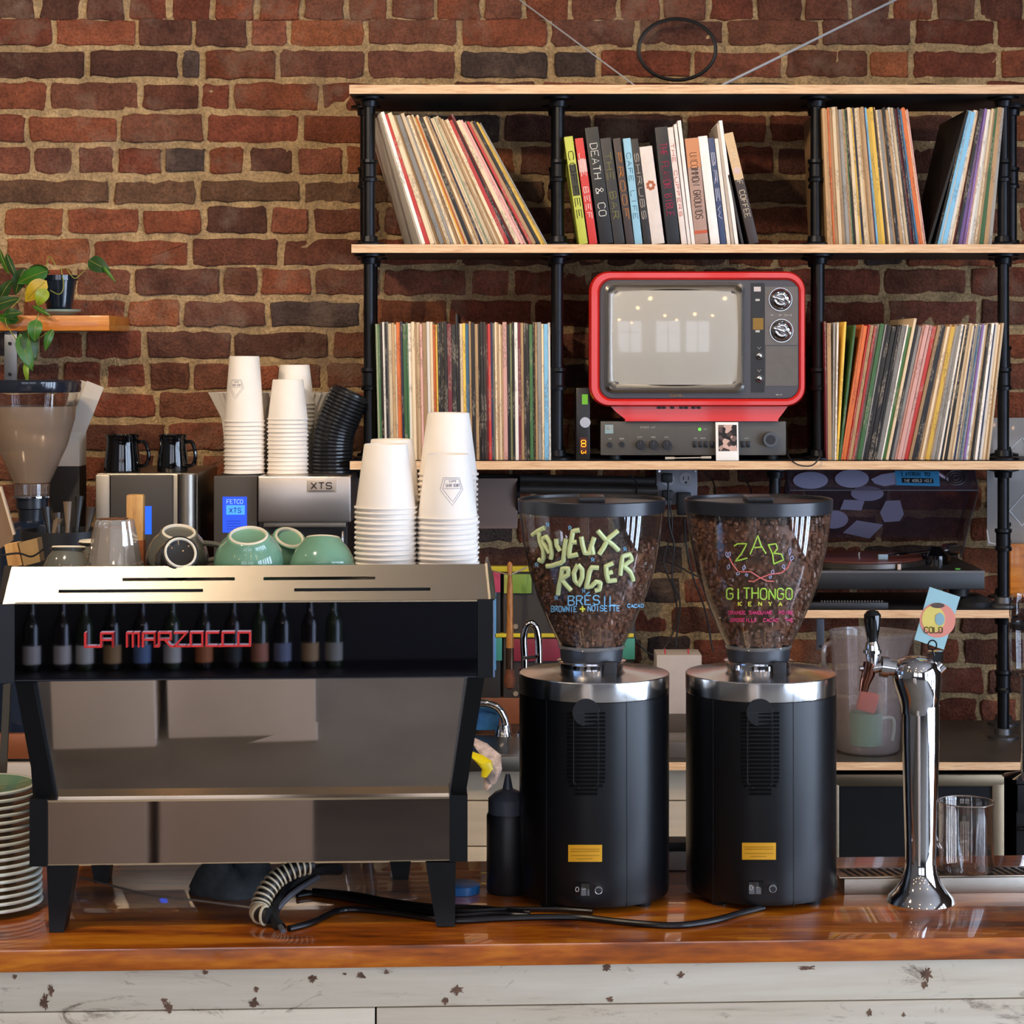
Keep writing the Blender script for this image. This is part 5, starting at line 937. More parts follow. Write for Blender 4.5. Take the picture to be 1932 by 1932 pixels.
# reflection source: bottles on a shelf and boxes by the wall behind the photographer
def bottle(x, y_, z, lab_c, glass_c, lbl, h=.30):
    F = Frame((x, y_, z)); t = thing('wine_bottle', lbl, 'bottle', F, 'bottles on the shelf opposite the bar'); r = .038
    MB().lathe([(r*.9, 0), (r, .005), (r, .19), (r*.8, .215), (.016, .24), (.014, .29), (.016, .292), (.015, .30)], n=24).build('glass', mat('bottle_'+glass_c[1:], glass_c, .08, coat=.5), t)
    MB().lathe([(r+.0006, .03), (r+.0006, .11)], n=24, cap0=False, cap1=False).build('label', mat('blabel_'+lab_c[1:], lab_c, .6), t)
SHY = -3.75; labs = ['#c8c2ba', '#d8d0c8', '#e0dcd0', '#b89060', '#7088b0', '#d8d4c8', '#c87848', '#3a3a3a', '#c88468', '#8088a0', '#b89468', '#a8a498']
for i, (px, c2) in enumerate(zip((60, 118, 160, 212, 268, 325, 385, 440, 490, 533, 585, 630), labs)):
    tot = 2.9+abs(SHY)-0.0; xx = (px-CX)/F_PX*(2.9*2-SHY-0)*1.0 if False else (px-CX)/F_PX*(5.8+abs(SHY)) ; 
    n_v = Vector((math.sin(YAW), -math.cos(YAW), 0)); xx = None
    P = EM.loc+Matrix.Rotation(YAW, 3, 'Z') @ EM.at(px, 1235, -.022); d_ = ray(px, 1235); nn = Vector((math.sin(YAW), -math.cos(YAW), 0)); rd = d_-2*d_.dot(nn)*nn; tt = (SHY-P.y)/rd.y; H_ = P+rd*tt
    if i == 0: BSH = H_.z
    bottle(H_.x, SHY, BSH-.07, c2, ('#10140f', '#1a1210', '#24301a')[i % 3], 'wine bottle with %s label, %s along the shelf opposite the bar' % (('grey', 'pale', 'cream', 'tan', 'blue', 'ivory', 'orange', 'dark', 'salmon', 'slate', 'ochre', 'ash')[i], ORD(i+1)))
o = MB().box(-3.0, -.25, 0, 3.2, .25, .04, .002).build('bottle_shelf', mat('bar_dark', '#17151a', .5)); o.location = (-.3, SHY, BSH-.111); tag(o, 'long dark shelf with wine bottles opposite the bar', 'shelf'); MB().box(-3.0, .0, -.75, 3.2, .2, 0).build('shelf_base', mat('bar_dark2', '#1c1a1e', .6), o); MB().box(-3.0, -.24, .04, 3.2, -.2, .50).build('shelf_back', mat('bar_dark2', '#1c1a1e', .6), o)
def refl(px, py, P, n, z=None, yv=None):
    d_ = ray(px, py); rd = d_-2*d_.dot(n)*n; tt = ((z-P.z)/rd.z) if z is not None else (yv-P.y)/rd.y; return P+rd*tt
ws = [EM.M @ EM.at(a, b, d) for a, b, d in ((66, 1286, .002), (882, 1277, .002), (850, 1505, .022), (107, 1510, .022))]; n_s = (ws[1]-ws[0]).cross(ws[3]-ws[0]).normalized(); n_s = n_s if n_s.y < 0 else -n_s
def mirror_pt(px, py, z): P = plane_hit(px, py, ws[0], n_s); return refl(px, py, P, n_s, z=z)
CARD = mat('white_carton', '#e4dad4', .7, var=.03, vs=8)
for (xa, xb, yb, lb) in ((100, 302, 1415, 'left, larger white carton on the floor in front of the bar'), (318, 596, 1394, 'right white carton on the floor in front of the bar')):
    A_ = mirror_pt(xa, yb, .0); B_ = mirror_pt(xb, yb, .0)
    o = MB().box(A_.x, -.55, 0, B_.x-(.012 if xa < 200 else 0), 0, .8, .004).build('carton', CARD); o.location = (0, min(A_.y, B_.y), 0.0); tag(o, lb, 'carton')
o = MB().box(-.26, -.2, 0, .26, .2, .02).build('crate', mat('kraft_card', '#8a6a50', .7, var=.1)); o.location = (-.6, -1.9, .0)
tag(o, 'flat brown cardboard sheet on the floor across from the bar', 'cardboard')
# ================================================================ ON TOP OF THE MACHINE
ctop = tz-.018+EM.loc.z
def top_pt(px, py, d): p = EM.at(px, py, d); w_ = EM.M @ Vector((p.x, d, 0)); return Vector((w_.x, w_.y, ctop+.0005))
o = cup_stack(CUPS, top_pt(728, 1060, .10), 14, .0071, 'the front left stack on the espresso machine', 'cups on the espresso machine')
cup_stack(CUPS, top_pt(740, 1060, .20), 14, .0073, 'the rear left stack on the espresso machine', 'cups at the back of the espresso machine')
o = cup_stack(CUPS, top_pt(845, 1060, .10), 12, .0071, 'the front right stack on the espresso machine', 'cups on the espresso machine'); on_cup(o, EMB, .0418, .0300, .0905, .28, .00165, .049)
cup_stack(CUPS, top_pt(845, 1060, .195), 19, .0074, 'the tall rear right stack on the espresso machine', 'cups at the back of the espresso machine')
def bowl_cup(name, lbl, px, py, d, R_, H_, m_, tilt=(0, 0), rf=.42, dz=0, handle=False):
    P = top_pt(px, py, d); P.z += dz; t = thing(name, lbl, 'cup', Frame(P), None); t.rotation_euler = (tilt[0], tilt[1], 0)
    fr_ = R_*rf; prof = [(R_-.002, .0), (R_, .002), (R_*.995, H_*.2), (R_*.93, H_*.45), (R_*.80, H_*.7), (R_*.62, H_*.9), (fr_+.004, H_*.985), (fr_+.002, H_)]
    MB().lathe(prof+[(fr_-.004, H_-.003), (.001, H_-.004)], n=56, cap0=False).build('body', m_, t, ang=60)
    k = MB(); k.lathe([(fr_-.0016, H_-.003), (fr_-.0014, H_+.0016), (fr_+.0006, H_+.002), (fr_+.002, H_-.001)], n=56, cap0=False, cap1=False); k.build('foot_ring', FOOT, t, ang=80)
    if handle: k = MB(); k.tube(smooth_path([(R_*.8, .0, H_*.75), (R_*1.35, 0, H_*.72), (R_*1.4, 0, H_*.4), (R_*.98, 0, H_*.2)], 6), .004, 10); k.build('handle', m_, t)
    return t
u = 3.0/F_PX
bowl_cup('coffee_cup', 'grey cup upside down beside the glass tumblers on the espresso machine', 128, 1060, .08, 47*u, 56*u, GRAY_CUP, (-.12, 0), rf=.62)
bowl_cup('coffee_cup', 'grey cup upside down behind the glass tumblers', 178, 1060, .16, 44*u, 58*u, GRAY_CUP, rf=.62)
bowl_cup('coffee_cup', 'larger dark grey cup resting tilted, pale foot ring up, on the espresso machine', 334, 1062, .13, 60*u, 66*u, GRAY_CUP, (.36, .12), .5, .014, True)
bowl_cup('coffee_cup', 'small near-black cup lying on its side, foot ring to the right', 332, 1062, .05, 40*u, 46*u, DARK_CUP, (1.0, .62), .70, .024)
bowl_cup('coffee_cup', 'left celadon green bowl cup upside down with pale foot ring', 470, 1062, .08, 66*u, 62*u, GREEN_CUP, (.40, .03), .52, .016)
bowl_cup('coffee_cup', 'celadon green cup between and behind the two big green ones', 533, 1062, .17, 48*u, 58*u, GREEN_CUP, (.55, .35), .55, .014)
bowl_cup('coffee_cup', 'right celadon green bowl cup upside down without visible foot', 608, 1062, .09, 62*u, 62*u, GREEN_CUP, (-.25, .0), .5, .006)
def tumbler(lbl, px, d, n_, dz):
    P = top_pt(px, 1062, d); P.z += dz; t = thing('glass_tumbler', lbl, 'glass', Frame(P), 'stacked tumblers'); gl = thinglass('tumbler_glass', '#f8f4ee', 3.0, .95, haze=.15, hazecol='#fff4e6')
    MB().lathe([(53*u, 0), (55*u, .003), (55*u, .009), (50*u, .011), (48*u, 30*u), (43*u, 60*u), (37*u, 92*u), (35*u, 95*u), (.001, 92*u)], n=24, cap0=False, rip=lambda a, z: 1-(.05 if (z > .012 and int(round(a/(2*PI/24))) % 2) else 0)).build('body', gl, t, ang=8)
    MB().lathe([(47*u, 0.001), (45*u, .012), (41*u, 42*u), (35*u, 70*u), (.001, 80*u)], n=40, cap0=False, rip=lambda a, z: 1+.02*math.cos(a*10+1)).build('inner_wall', gl, t, ang=25)
tumbler('faceted clear tumbler upside down, lower of the stacked pair', 219, .07, 0, 0); tumbler('faceted clear tumbler upside down, upper of the stacked pair', 216, .07, 0, .0115)
o = MB().box(-.0125, -.008, 0, .0125, .010, .105, .003).build('wooden_brush', wood('pale_wood', '#a87440', '#c89858', '#dcb070', .5, (20, 20, 4))); o.location = top_pt(256, 1060, .22); tag(o, 'upright pale wooden brush behind the glass tumblers', 'brush')
k = MB(); k.box(-.0135, -.009, -.0, .0135, .012, .04, .003); k.build('bristles', mat('bristle_orange', '#8a4a20', .8, var=.3, vs=100), o)
# items at the left edge
def prop_box(name, lbl, cat, pts, Y, th, m_): 
    P = [Wd(a, b, Y) for a, b in pts]; o = MB().loft([P, [p+Vector((0, th, 0)) for p in P]]).build(name, m_, None, smooth=False); return tag(o, lbl, cat)
prop_box('menu_board', 'leaning tan board cut off by the left edge beside the machine', 'board', [(-40, 900), (0, 922), (26, 1008), (24, 1020), (-40, 1060)], 3.25, .01, mat('tan_board', '#7a6148', .5)); prop_box('menu_board_edge', 'pale edge strip of the leaning tan board', 'strip', [(-2, 918), (2, 918), (28, 1008), (24, 1010)], 3.24, .008, mat('tan_edge', '#c8b49c', .4))
for i, (pts, lb) in enumerate((([(35, 1025), (70, 1016), (76, 1060), (45, 1068)], 'right'), ([(8, 1028), (32, 1024), (42, 1066), (16, 1072)], 'left'))):
    prop_box('wood_block', '%s wooden block wedged between the tan board and the grey cup' % lb, 'wood block', pts, 3.12, .03, MATS['pale_wood'] if i else mat('block_brown', '#a08050', .5, var=.2))
k = MB(); k.tube(smooth_path([Wd(0, 1048, 3.1), Wd(35, 1044, 3.1), Wd(60, 1050, 3.1), Wd(82, 1036, 3.12)], 5), .0015, 6); tag(k.build('cable', BLK), 'black cord around the wooden blocks at the left edge', 'cable')
for i, (px, ln) in enumerate(((98, .10), (112, .09), (126, .11), (140, .12), (155, .10), (86, .08))):
    F = Frame((Wd(px, 1000, 3.9).x, 3.9, Wd(0, 1062, 3.9).z)); k = MB(); k.tube([(0, 0, 0), ((i-2)*.004, .01, ln*.6), ((i-2)*.007, .012, ln)], [.006, .004, .009], 10); o = k.build('utensil', mat('utensil_%d' % (i % 3), ('#1c1a18', '#3a3028', '#6a5a48')[i % 3], .35)); o.location = F.loc; tag(o, 'dark bar utensil standing behind the grey cup, %s from the left' % ORD((2, 3, 4, 5, 6, 1)[i]), 'utensil', 'utensils behind the cups')
# a holder carries them
o = MB().lathe([(.07, 0), (.075, .12), (.073, .12), (.068, .004)], n=32).build('utensil_holder', BLK); o.location = (Wd(118, 1070, 3.9).x, 3.9, Wd(0, 1062, 3.9).z-.06); tag(o, 'black round holder with bar utensils behind the machine', 'holder'); k = MB(); k.lathe([(.09, -o.location.z), (.09, -o.location.z+.015), (.012, -o.location.z+.02), (.012, 0)], n=20); k.build('stem', BLK, o)
# floor stand strips at the left, below the tray line
prop_box('metal_leg', 'thin grey metal strip leaning beside the machine at the left edge', 'strip', [(6, 1292), (20, 1290), (10, 1490), (-3, 1490)], 3.2, .006, mat('strip_grey', '#5a564e', .4, metal=.6))
MIDC = Frame((0, 3.75, 0))
# back left counter, copper and white edges
for i, (ya, yb, cc, lb, dpt) in enumerate(((1385, 1432, '#9a5a38', 'copper coloured', 4.63), (1440, 1478, '#c4b8ac', 'pale', 4.62))):
    a = Wd(-60, ya, dpt); b_ = Wd(66, yb, dpt); o = MB().box(a.x, dpt, b_.z, b_.x, dpt+.02, a.z, .002).build('counter_trim', mat('trim_'+cc[1:], cc, .35, metal=.4 if i == 0 else 0)); tag(o, '%s strip along the back counter edge at the far left' % lb, 'strip')
# ================================================================ PLATES
PCX = onz(-20, 1760, ZB); SG = mat('saucer_green_glaze', '#5f8a70', .15, coat=.5); SR = mat('saucer_rim', '#e2e8da', .3, coat=.3)
pm = MB(); pm.lathe([(.040, .0), (.043, .0005), (.060, .006), (.0725, .0095)], n=56, cap1=False); pm.lathe([(.071, .0125), (.045, .006), (.001, .005)], n=56, cap0=False)
pf = Frame((onz(-22, 1712, ZB).x, 3.03, ZB)); cx_ = Wd(-22, 1700, 3.03).x
p0 = thing('saucer', '', 'saucer', Frame((cx_, 3.03, ZB)), 'stacked green saucers'); pm.build('dish', SG, p0, ang=60); k = MB(); k.lathe([(.0715, .0086), (.0752, .0090), (.0762, .0112), (.0752, .0136), (.0700, .0128)], n=56, cap0=False, cap1=False); k.build('rim', SR, p0, ang=80)
for i in range(17):
    o = p0 if i == 0 else dup(p0, ''); o.location = (cx_+random.uniform(-.001, .001)-i*.0005, 3.03, ZB+.0003+i*.0101); o['label'] = 'green saucer with pale rim, %s from the bottom of the stack at the left edge' % ORD(i+1)
# ================================================================ BEAN GRINDERS
HPROF = [(1248, 57), (1244, 59), (1222, 60), (1218, 61), (1215, 62), (1174, 82), (1124, 103), (1077, 118), (1025, 129), (990, 133.5), (965, 136.5)]
GBODY = mat('grinder_black', '#090a0d', .34, spec=.4, bump=.02, bs=900); BEAN = mat('coffee_beans_roast', '#7c563f', .3, var=.6, vs=60, coat=.25)
HGL = thinglass('hopper_plastic', '#f0ebe8', 1.7, .93, haze=.015, hazecol='#c8bcb4'); 
def bean_mesh(spots, rnd_):
    me_ = MB(); 
    base = []
    for i in range(5):
        a = PI*i/4; rr_ = math.sin(a)
        base.append([(rr_*math.cos(2*PI*j/7), rr_*math.sin(2*PI*j/7), math.cos(a)) for j in range(7)])
    for p in spots:
        M_ = Matrix.Translation(p) @ Matrix.Rotation(rnd_.uniform(0, PI), 4, 'X') @ Matrix.Rotation(rnd_.uniform(0, PI), 4, 'Z') @ Matrix.Diagonal((.0044, .0034, .006, 1)); n0 = len(me_.v)
        me_.v.append(M_ @ Vector((0, 0, 1)))
        for i in (1, 2, 3): me_.v += [M_ @ Vector(q) for q in base[i]]
        me_.v.append(M_ @ Vector((0, 0, -1)))
        for j in range(7):
            k2 = (j+1) % 7; me_.f.append((n0, n0+1+j, n0+1+k2)); me_.f.append((n0+1+j, n0+8+j, n0+8+k2, n0+1+k2)); me_.f.append((n0+8+j, n0+15+j, n0+15+k2, n0+8+k2)); me_.f.append((n0+15+j, n0+22, n0+15+k2))
    return me_
def grinder(cx, cxh, byf, lbl, fill_l, fill_r, dx_label, tilt_):
    Rpx = 141.0; zb0 = 1.009; Yf = (ZC-zb0)*F_PX/(byf-HY); Yc = Yf/(1-Rpx/F_PX); s_ = Yc/F_PX; Rr = Rpx*s_
    F = Frame((Wd(cx, 1000, Yc).x, Yc, ZB)); t = thing('coffee_grinder', lbl, 'coffee grinder', F, None)
    zl = lambda py: ZC-(py-HY)*s_-ZB; hx = (cxh-cx)*s_
    zt_, zr_ = zl(1268), zl(1303)
    MB().lathe([(Rr*.93, .007), (Rr*.99, .009), (Rr, .016), (Rr, zr_-.001), (Rr*.99, zr_)], n=96).build('body', GBODY, t)
    MB().lathe([(Rr*1.002, zr_), (Rr*1.004, zr_+.001), (Rr*1.004, zt_-.0012), (Rr*.995, zt_), (Rr*.6, zt_+.004), (Rr*.40, zt_+.008)], n=96).build('chrome_ring', mat('ring_metal', '#e6e4e2', .17, metal=1.0), t)
    k = MB(); k.lathe([(.046, zt_+.006), (.046, zt_+.014), (.05, zt_+.018), (.044, zt_+.02)], (hx, 0, 0), n=40); k.build('hopper_mount', CHROME, t)
    k = MB(); k.box(hx+.016, -.052, zt_+.004, hx+.034, -.042, zt_+.022, .002); k.build('latch', BLK, t)
    for a in (40, 140, 220, 320): MB().lathe([(.012, 0), (.014, .009)], (Rr*.8*math.cos(math.radians(a)), Rr*.8*math.sin(math.radians(a)), 0), n=16).build('foot', BLK, t)
    prof = [(r*s_, zl(y_)) for y_, r in HPROF]
    def rad(z):
        for (r0, z0_), (r1, z1_) in zip(prof[:-1], prof[1:]):
            if z0_ <= z <= z1_: return r0+(r1-r0)*(z-z0_)/max(1e-9, z1_-z0_)
        return prof[0][0] if z < prof[0][1] else prof[-1][0]
    pd = []; 
    for i in range(4, 11): pd.append(prof[i])
    hop = MB().lathe(pd, (hx, 0, 0), n=80, cap0=False, cap1=False).build('hopper', HGL, t, ang=60)
    MB().lathe([(61*s_, zl(1222)), (63.5*s_, zl(1219)), (62*s_, zl(1215))], (hx, 0, 0), n=64, cap0=False, cap1=False).build('hopper_ring', thinglass('ring_plastic', gloss=2, haze=.2), hop)
    MB().lathe([(56*s_, zt_+.018), (57.5*s_, zl(1248)), (60*s_, zl(1222)), (58*s_, zl(1218))], (hx, 0, 0), n=64, cap1=False).build('collar', mat('collar_grey', '#2e2f34', .4), t)
    k = MB(); k.lathe([(136*s_, zl(966)), (138.5*s_, zl(965)), (139.5*s_, zl(942)), (138*s_, zl(940)), (135*s_, zl(941)), (134*s_, zl(946)), (.001, zl(946))], (hx, 0, 0), n=96, cap0=False); k.build('lid', mat('hopper_lid', '#26272b', .3), t); k = MB(); k.box(hx-26*s_, -.03, zl(946), hx+24*s_, .03, zl(935), .002); k.build('lid_handle', MATS['hopper_lid'], t)
    # beans
    rnd_ = random.Random(int(cx)); sp = []
    zlo = zl(1213); 
    def top_at(x): return zl(fill_l+(fill_r-fill_l)*((x/s_)+130)/260)
    N = 0
    while N < 1700:
        z = rnd_.uniform(zlo, zl(min(fill_l, fill_r)-8)); a = rnd_.uniform(0, 2*PI)
        if rnd_.random() > rad(z)/(.105): continue
        r = rad(z)-.0052-rnd_.random()*.004; x = r*math.cos(a); yv = r*math.sin(a); N += 1
        if z > top_at(x)+rnd_.uniform(-.003, .003): continue
        sp.append(Vector((hx+x, yv, z)))
    for i in range(600):
        a = rnd_.uniform(0, 2*PI); q = math.sqrt(rnd_.random()); x = q*math.cos(a)
        zz_ = top_at(x*rad(zl(1000))); rr_ = rad(zz_)-.005; sp.append(Vector((hx+q*rr_*math.cos(a), q*rr_*math.sin(a), zz_+.006*(1-q)+rnd_.uniform(-.002, .002))))
    bm_ = bean_mesh(sp, rnd_)
    core = []
    ring_n = 40
    for i in range(12):
        f = i/11; ring = []
        for j in range(ring_n):
            a = 2*PI*j/ring_n; r_g = .09*math.cos(a); ztp = top_at(r_g)-.003; z = zlo+(ztp-zlo)*f; r = rad(z)-.008; ring.append(Vector((hx+r*math.cos(a), r*math.sin(a), z)))
        core.append(ring)
    bm_.loft(core); o = bm_.build('coffee_beans', BEAN); o.location = F.loc; o['kind'] = 'stuff'; tag(o, 'roasted coffee beans filling the hopper of the %s grinder' % ('left' if cx < 1300 else 'right'), 'coffee beans')
    # mapping from the picture to the front surface of body or hopper
    def surf(px, py, kind='hop', off=.0006):
        x0h = hx if kind == 'hop' else 0; Y = Yc-Rr
        for _ in range(12):
            p = Wd(px, py, Y); z = p.z-ZB; r = (rad(z) if kind == 'hop' else Rr)+off; dx = p.x-F.loc.x-x0h; Y = Yc-math.sqrt(max(1e-6, r*r-dx*dx))
        p = Wd(px, py, Y); return p-F.loc
    def drape(pls, r, name, m_, kind='hop', par=None, n=6, sub=5, off=.0006):
        k = MB()
        for pl in pls:
            dense = []
            for (a, b_), (c2, d2) in zip(pl[:-1], pl[1:]):
                for q in range(sub): dense.append((a+(c2-a)*q/sub, b_+(d2-b_)*q/sub))
            dense.append(pl[-1]); k.tube([surf(a, b_, kind, off) for a, b_ in dense], r, n)
        return k.build(name, m_, par or hop)
    def patch(x0, y0, x1, y1, name, m_, off, n=8, par=None):
        k = MB(); fr_ = []; bk_ = []
        for j in range(n+1): px = x0+(x1-x0)*j/n; fr_.append((surf(px, y0, 'b', off), surf(px, y1, 'b', off))); bk_.append((surf(px, y0, 'b', -.002), surf(px, y1, 'b', -.002)))
        rings = [[f_[0], f_[1], b2_[1], b2_[0]] for f_, b2_ in zip(fr_, bk_)]; k.loft(rings); return k.build(name, m_, par or t, ang=20)
    lx = dx_label
    # vent: slatted stadium, round cap, label, switch, seams
    k = MB(); vcx = lx; y0, y1, hw = 1338, 1500, 36
    for i in range(21):
        yy = y0+8+i*7.6; dy = max(0, (yy-(y1-hw))); w_ = math.sqrt(max(0, hw*hw-dy*dy)) if dy > 0 else hw
        if w_ < 8: continue
        for (a, b_) in ((-w_, -24), (-21, 21), (24, w_)):
            if b_-a < 4: continue
            pts = [surf(vcx+a+(b_-a)*q/6, yy, 'b', .0004) for q in range(7)]; k.tube(pts, .0017, 6)
    vr = k.build('vent_slats', mat('vent_black', '#010102', .7, spec=.15), t)
    drape([[(vcx-24, y0), (vcx-24, y1-24), (vcx-12, y1-12)], [(vcx+24, y0), (vcx+24, y1-24), (vcx+14, y1-12)]], .0005, 'vent_rib', mat('vent_rib', '#2c2f36', .35), 'b', vr)
    cc = surf(vcx, 1344, 'b', 0); k = MB(); disc(k, cc.x, cc.z, 25*s_, cc.y-.0015, cc.y+.006, 36); cp = k.build('round_cap', mat('cap_black', '#101114', .3), t); k = MB(); k.box(cc.x-.015, cc.y-.0022, cc.z-.0006, cc.x+.015, cc.y-.0014, cc.z+.0006); k.build('cap_slot', BLK, cp)
    YLB = mat('yellow_sticker', '#dba018', .45); yl = patch(lx-34, 1594 if cx < 1300 else 1590, lx+30, 1626 if cx < 1300 else 1622, 'warning_label', YLB, .0006); yo = 0 if cx < 1300 else -4
    drape([[(lx-29, 1602+yo), (lx+25, 1602+yo)], [(lx-29, 1606+yo), (lx+25, 1606+yo)], [(lx-29, 1614+yo), (lx+25, 1614+yo)], [(lx-18, 1620+yo), (lx+12, 1620+yo)]], .0005, 'label_print', mat('label_print', '#a8760c', .5), 'b', yl, off=.0008)
    sy = 1678 if cx < 1300 else 1675; sw = patch(lx-21, sy-11, lx+6, sy+12, 'power_switch', BLKG, .003)
    drape([[(lx-17+3*math.cos(a), sy+4.5*math.sin(a)) for a in [2*PI*i/12 for i in range(13)]], [(lx-7, sy), (lx-1, sy-1)]], .0005, 'switch_marks', LET, 'b', sw, sub=1, off=.0034)
    kc = surf(lx+23, sy-1, 'b', 0); k = MB(); disc(k, kc.x, kc.z, .0055, kc.y-.008, kc.y+.004, 24, .0065); kb = k.build('adjust_knob', CHROME, t); k = MB(); disc(k, kc.x, kc.z-.0008, .0042, kc.y-.009, kc.y-.007, 20); k.build('knob_cap', BLK, kb)
    drape([[(cx+61, 1310), (cx+62, 1712)]], .0006, 'seam', mat('seam', '#050506', .6), 'b', t, off=-.0001, sub=1); drape([[(cx-90, 1310), (cx-90, 1708)]], .0004, 'seam', mat('seam', '#050506', .6), 'b', t, off=-.0001, sub=1)
    return t, hop, drape, surf, F
g1, hop1, dr1, sf1, GF1 = grinder(1121, 1116, 1713, 'left black bean grinder, hopper lettered JOYEUX ROGER', 1045, 1022, 1106, 0)
g2, hop2, dr2, sf2, GF2 = grinder(1435.5, 1431, 1709, 'right black bean grinder, fuller hopper lettered ZAB GITHONGO', 982, 975, 1434, 0)
PLIME = mat('paint_lime', '#ccd596', .5); PBLU = mat('paint_blue', '#7fc0e4', .5); PGRN = mat('paint_green', '#b4dc50', .5); PYEL = mat('paint_yellow', '#e4e450', .5); PPNK = mat('paint_pink', '#e0447a', .5); PSAL = mat('paint_salmon', '#e4746c', .5); PLAV = mat('paint_lavender', '#b8bce0', .5); DKL = mat('paint_dark', '#20261a', .5)
c1 = lambda x, y_: (940+x/4.829, 880+y_/4.829)
c2f = lambda x, y_: (1240+x/4.829, 880+y_/4.829)
JR_ = [[(315, 625), (370, 585), (420, 560)], [(370, 590), (380, 680), (412, 760), (415, 830), (400, 865), (372, 850)], [(405, 660), (440, 640), (475, 700), (488, 800), (480, 840)], [(405, 660), (412, 700), (445, 750), (470, 790)], [(530, 660), (535, 720), (565, 770)], [(620, 660), (605, 760), (595, 860), (560, 885)], [(445, 910), (490, 905), (560, 880)],
 [(740, 580), (680, 590), (665, 690), (650, 750), (645, 820), (725, 800)], [(665, 690), (715, 690)], [(755, 640), (770, 720), (790, 790), (830, 790), (850, 720), (875, 645)], [(850, 730), (865, 800)], [(905, 585), (970, 660), (1040, 710), (1095, 765)], [(1090, 585), (1000, 660), (960, 740), (920, 800)],
 [(545, 1165), (555, 1090), (575, 1000), (585, 930), (640, 930), (640, 985), (575, 1025), (620, 1080), (665, 1130)], [(725, 895), (690, 970), (700, 1040), (735, 1080), (765, 1010), (765, 940), (725, 895)], [(915, 925), (850, 920), (830, 960), (815, 1040), (800, 1100), (850, 1090), (890, 1050), (930, 1060), (920, 1120), (880, 1130)],
 [(1045, 880), (980, 910), (985, 980), (1000, 1045), (1075, 1035)], [(990, 975), (1040, 960)], [(1110, 990), (1120, 900), (1130, 820), (1195, 800), (1215, 850), (1140, 905), (1200, 960), (1225, 1020), (1225, 1040)]]
Z_ = lambda pls, f: [[f(a, b_) for a, b_ in pl] for pl in pls]
dr1(Z_(JR_, c1), .0046, 'painted_outline', DKL, n=8, off=-.0026); dr1(Z_(JR_, c1), .0036, 'painted_lettering', PLIME, n=8, off=.0)
def tx(s, px, pyb, h, w_): return [[(a, pyb-(b_)) for a, b_ in pl] for pl in text_lines(s, px, 0, h, w_, wob=.06)]
dr1(tx('BRESIL', 1072, 1141, 17, 90)+[[(1106, 1121), (1112, 1117)]], .0009, 'painted_lettering', PBLU); dr1(tx('BROWNIE', 1040, 1154, 10, 48)+tx('NOISETTE', 1109, 1153, 10, 60)+tx('CACAO', 1184, 1146, 6, 30), .0007, 'painted_lettering', PBLU); dr1([[(1094, 1149), (1104, 1149)], [(1099, 1144), (1099, 1154)]], .0013, 'painted_plus', PYEL)
bee = [[(0, 0), (3, 3), (6, 1), (3, -2), (0, 0)], [(2, 2), (1, 6)], [(4, 2), (6, 6)]]
for ox, oy in ((1030, 988), (1072, 994), (1009, 1064), (1176, 1034), (1115, 1054), (1046, 1126), (1098, 1112)): dr1([[(a+ox, b_+oy) for a, b_ in pl] for pl in bee], .0005, 'painted_bee', PBLU, sub=2)
ZAB = [[(700, 725), (730, 705), (815, 705), (770, 790), (710, 865), (820, 835)], [(845, 800), (880, 720), (915, 630), (945, 720), (990, 795)], [(885, 740), (950, 735)], [(1010, 710), (1050, 800), (1060, 885)], [(1010, 715), (1080, 705), (1095, 750), (1060, 790), (1130, 800), (1150, 850), (1060, 890)]]
dr2(Z_(ZAB, c2f), .0011, 'painted_lettering', PGRN); dr2(tx('GITHONGO', 1371, 1130, 20, 123), .0011, 'painted_lettering', PGRN)
dr2([pl for i, ch in enumerate('KENYA') for pl in tx(ch, 1393+i*19, 1143, 7, 6)], .0008, 'painted_lettering', PYEL)
dr2(tx('ORANGE SANGUINE, POIRE', 1374, 1159, 6, 122)+tx('GROSEILLE, CACAO, THE', 1378, 1173, 6, 118), .0006, 'painted_lettering', PPNK)
dr2(Z_([[(655, 830), (690, 900), (740, 960), (850, 960), (930, 1010), (1000, 1045), (1065, 1048)], [(1215, 860), (1190, 920), (1130, 970), (1020, 985), (930, 1020), (880, 1048), (830, 1045)]], c2f), .0009, 'painted_branch', PSAL)
lf = [[(0, 0), (4, 4), (3, 9), (-1, 6), (0, 0)]]
dr2([[(a*sx+ox, b_*sy+oy) for a, b_ in pl] for ox, oy, sx, sy in ((1374, 1052, 1, -1.2), (1373, 1052, -1, -1.2), (1376, 1065, -1, 1), (1394, 1078, -1.2, .8), (1402, 1076, 1, -1), (1407, 1082, 1, .6), (1456, 1084, 1.1, -1), (1480, 1074, -1, -1), (1492, 1058, 1.2, -1), (1489, 1048, .8, -1.6), (1455, 1086, -1, .6)) for pl in lf], .0006, 'painted_leaves', PLAV, sub=2)
# rods inside hoppers
for sf, g, xs in ((dr1, hop1, (1092, 1098, 1132)), (dr2, hop2, (1402, 1443))): sf([[(x, 1184), (x+5*(1 if x != xs[-1] else 0), 1218)] for x in xs], .0007, 'moulded_rib', mat('rib_gold', '#b8864a', .3), off=-.002)
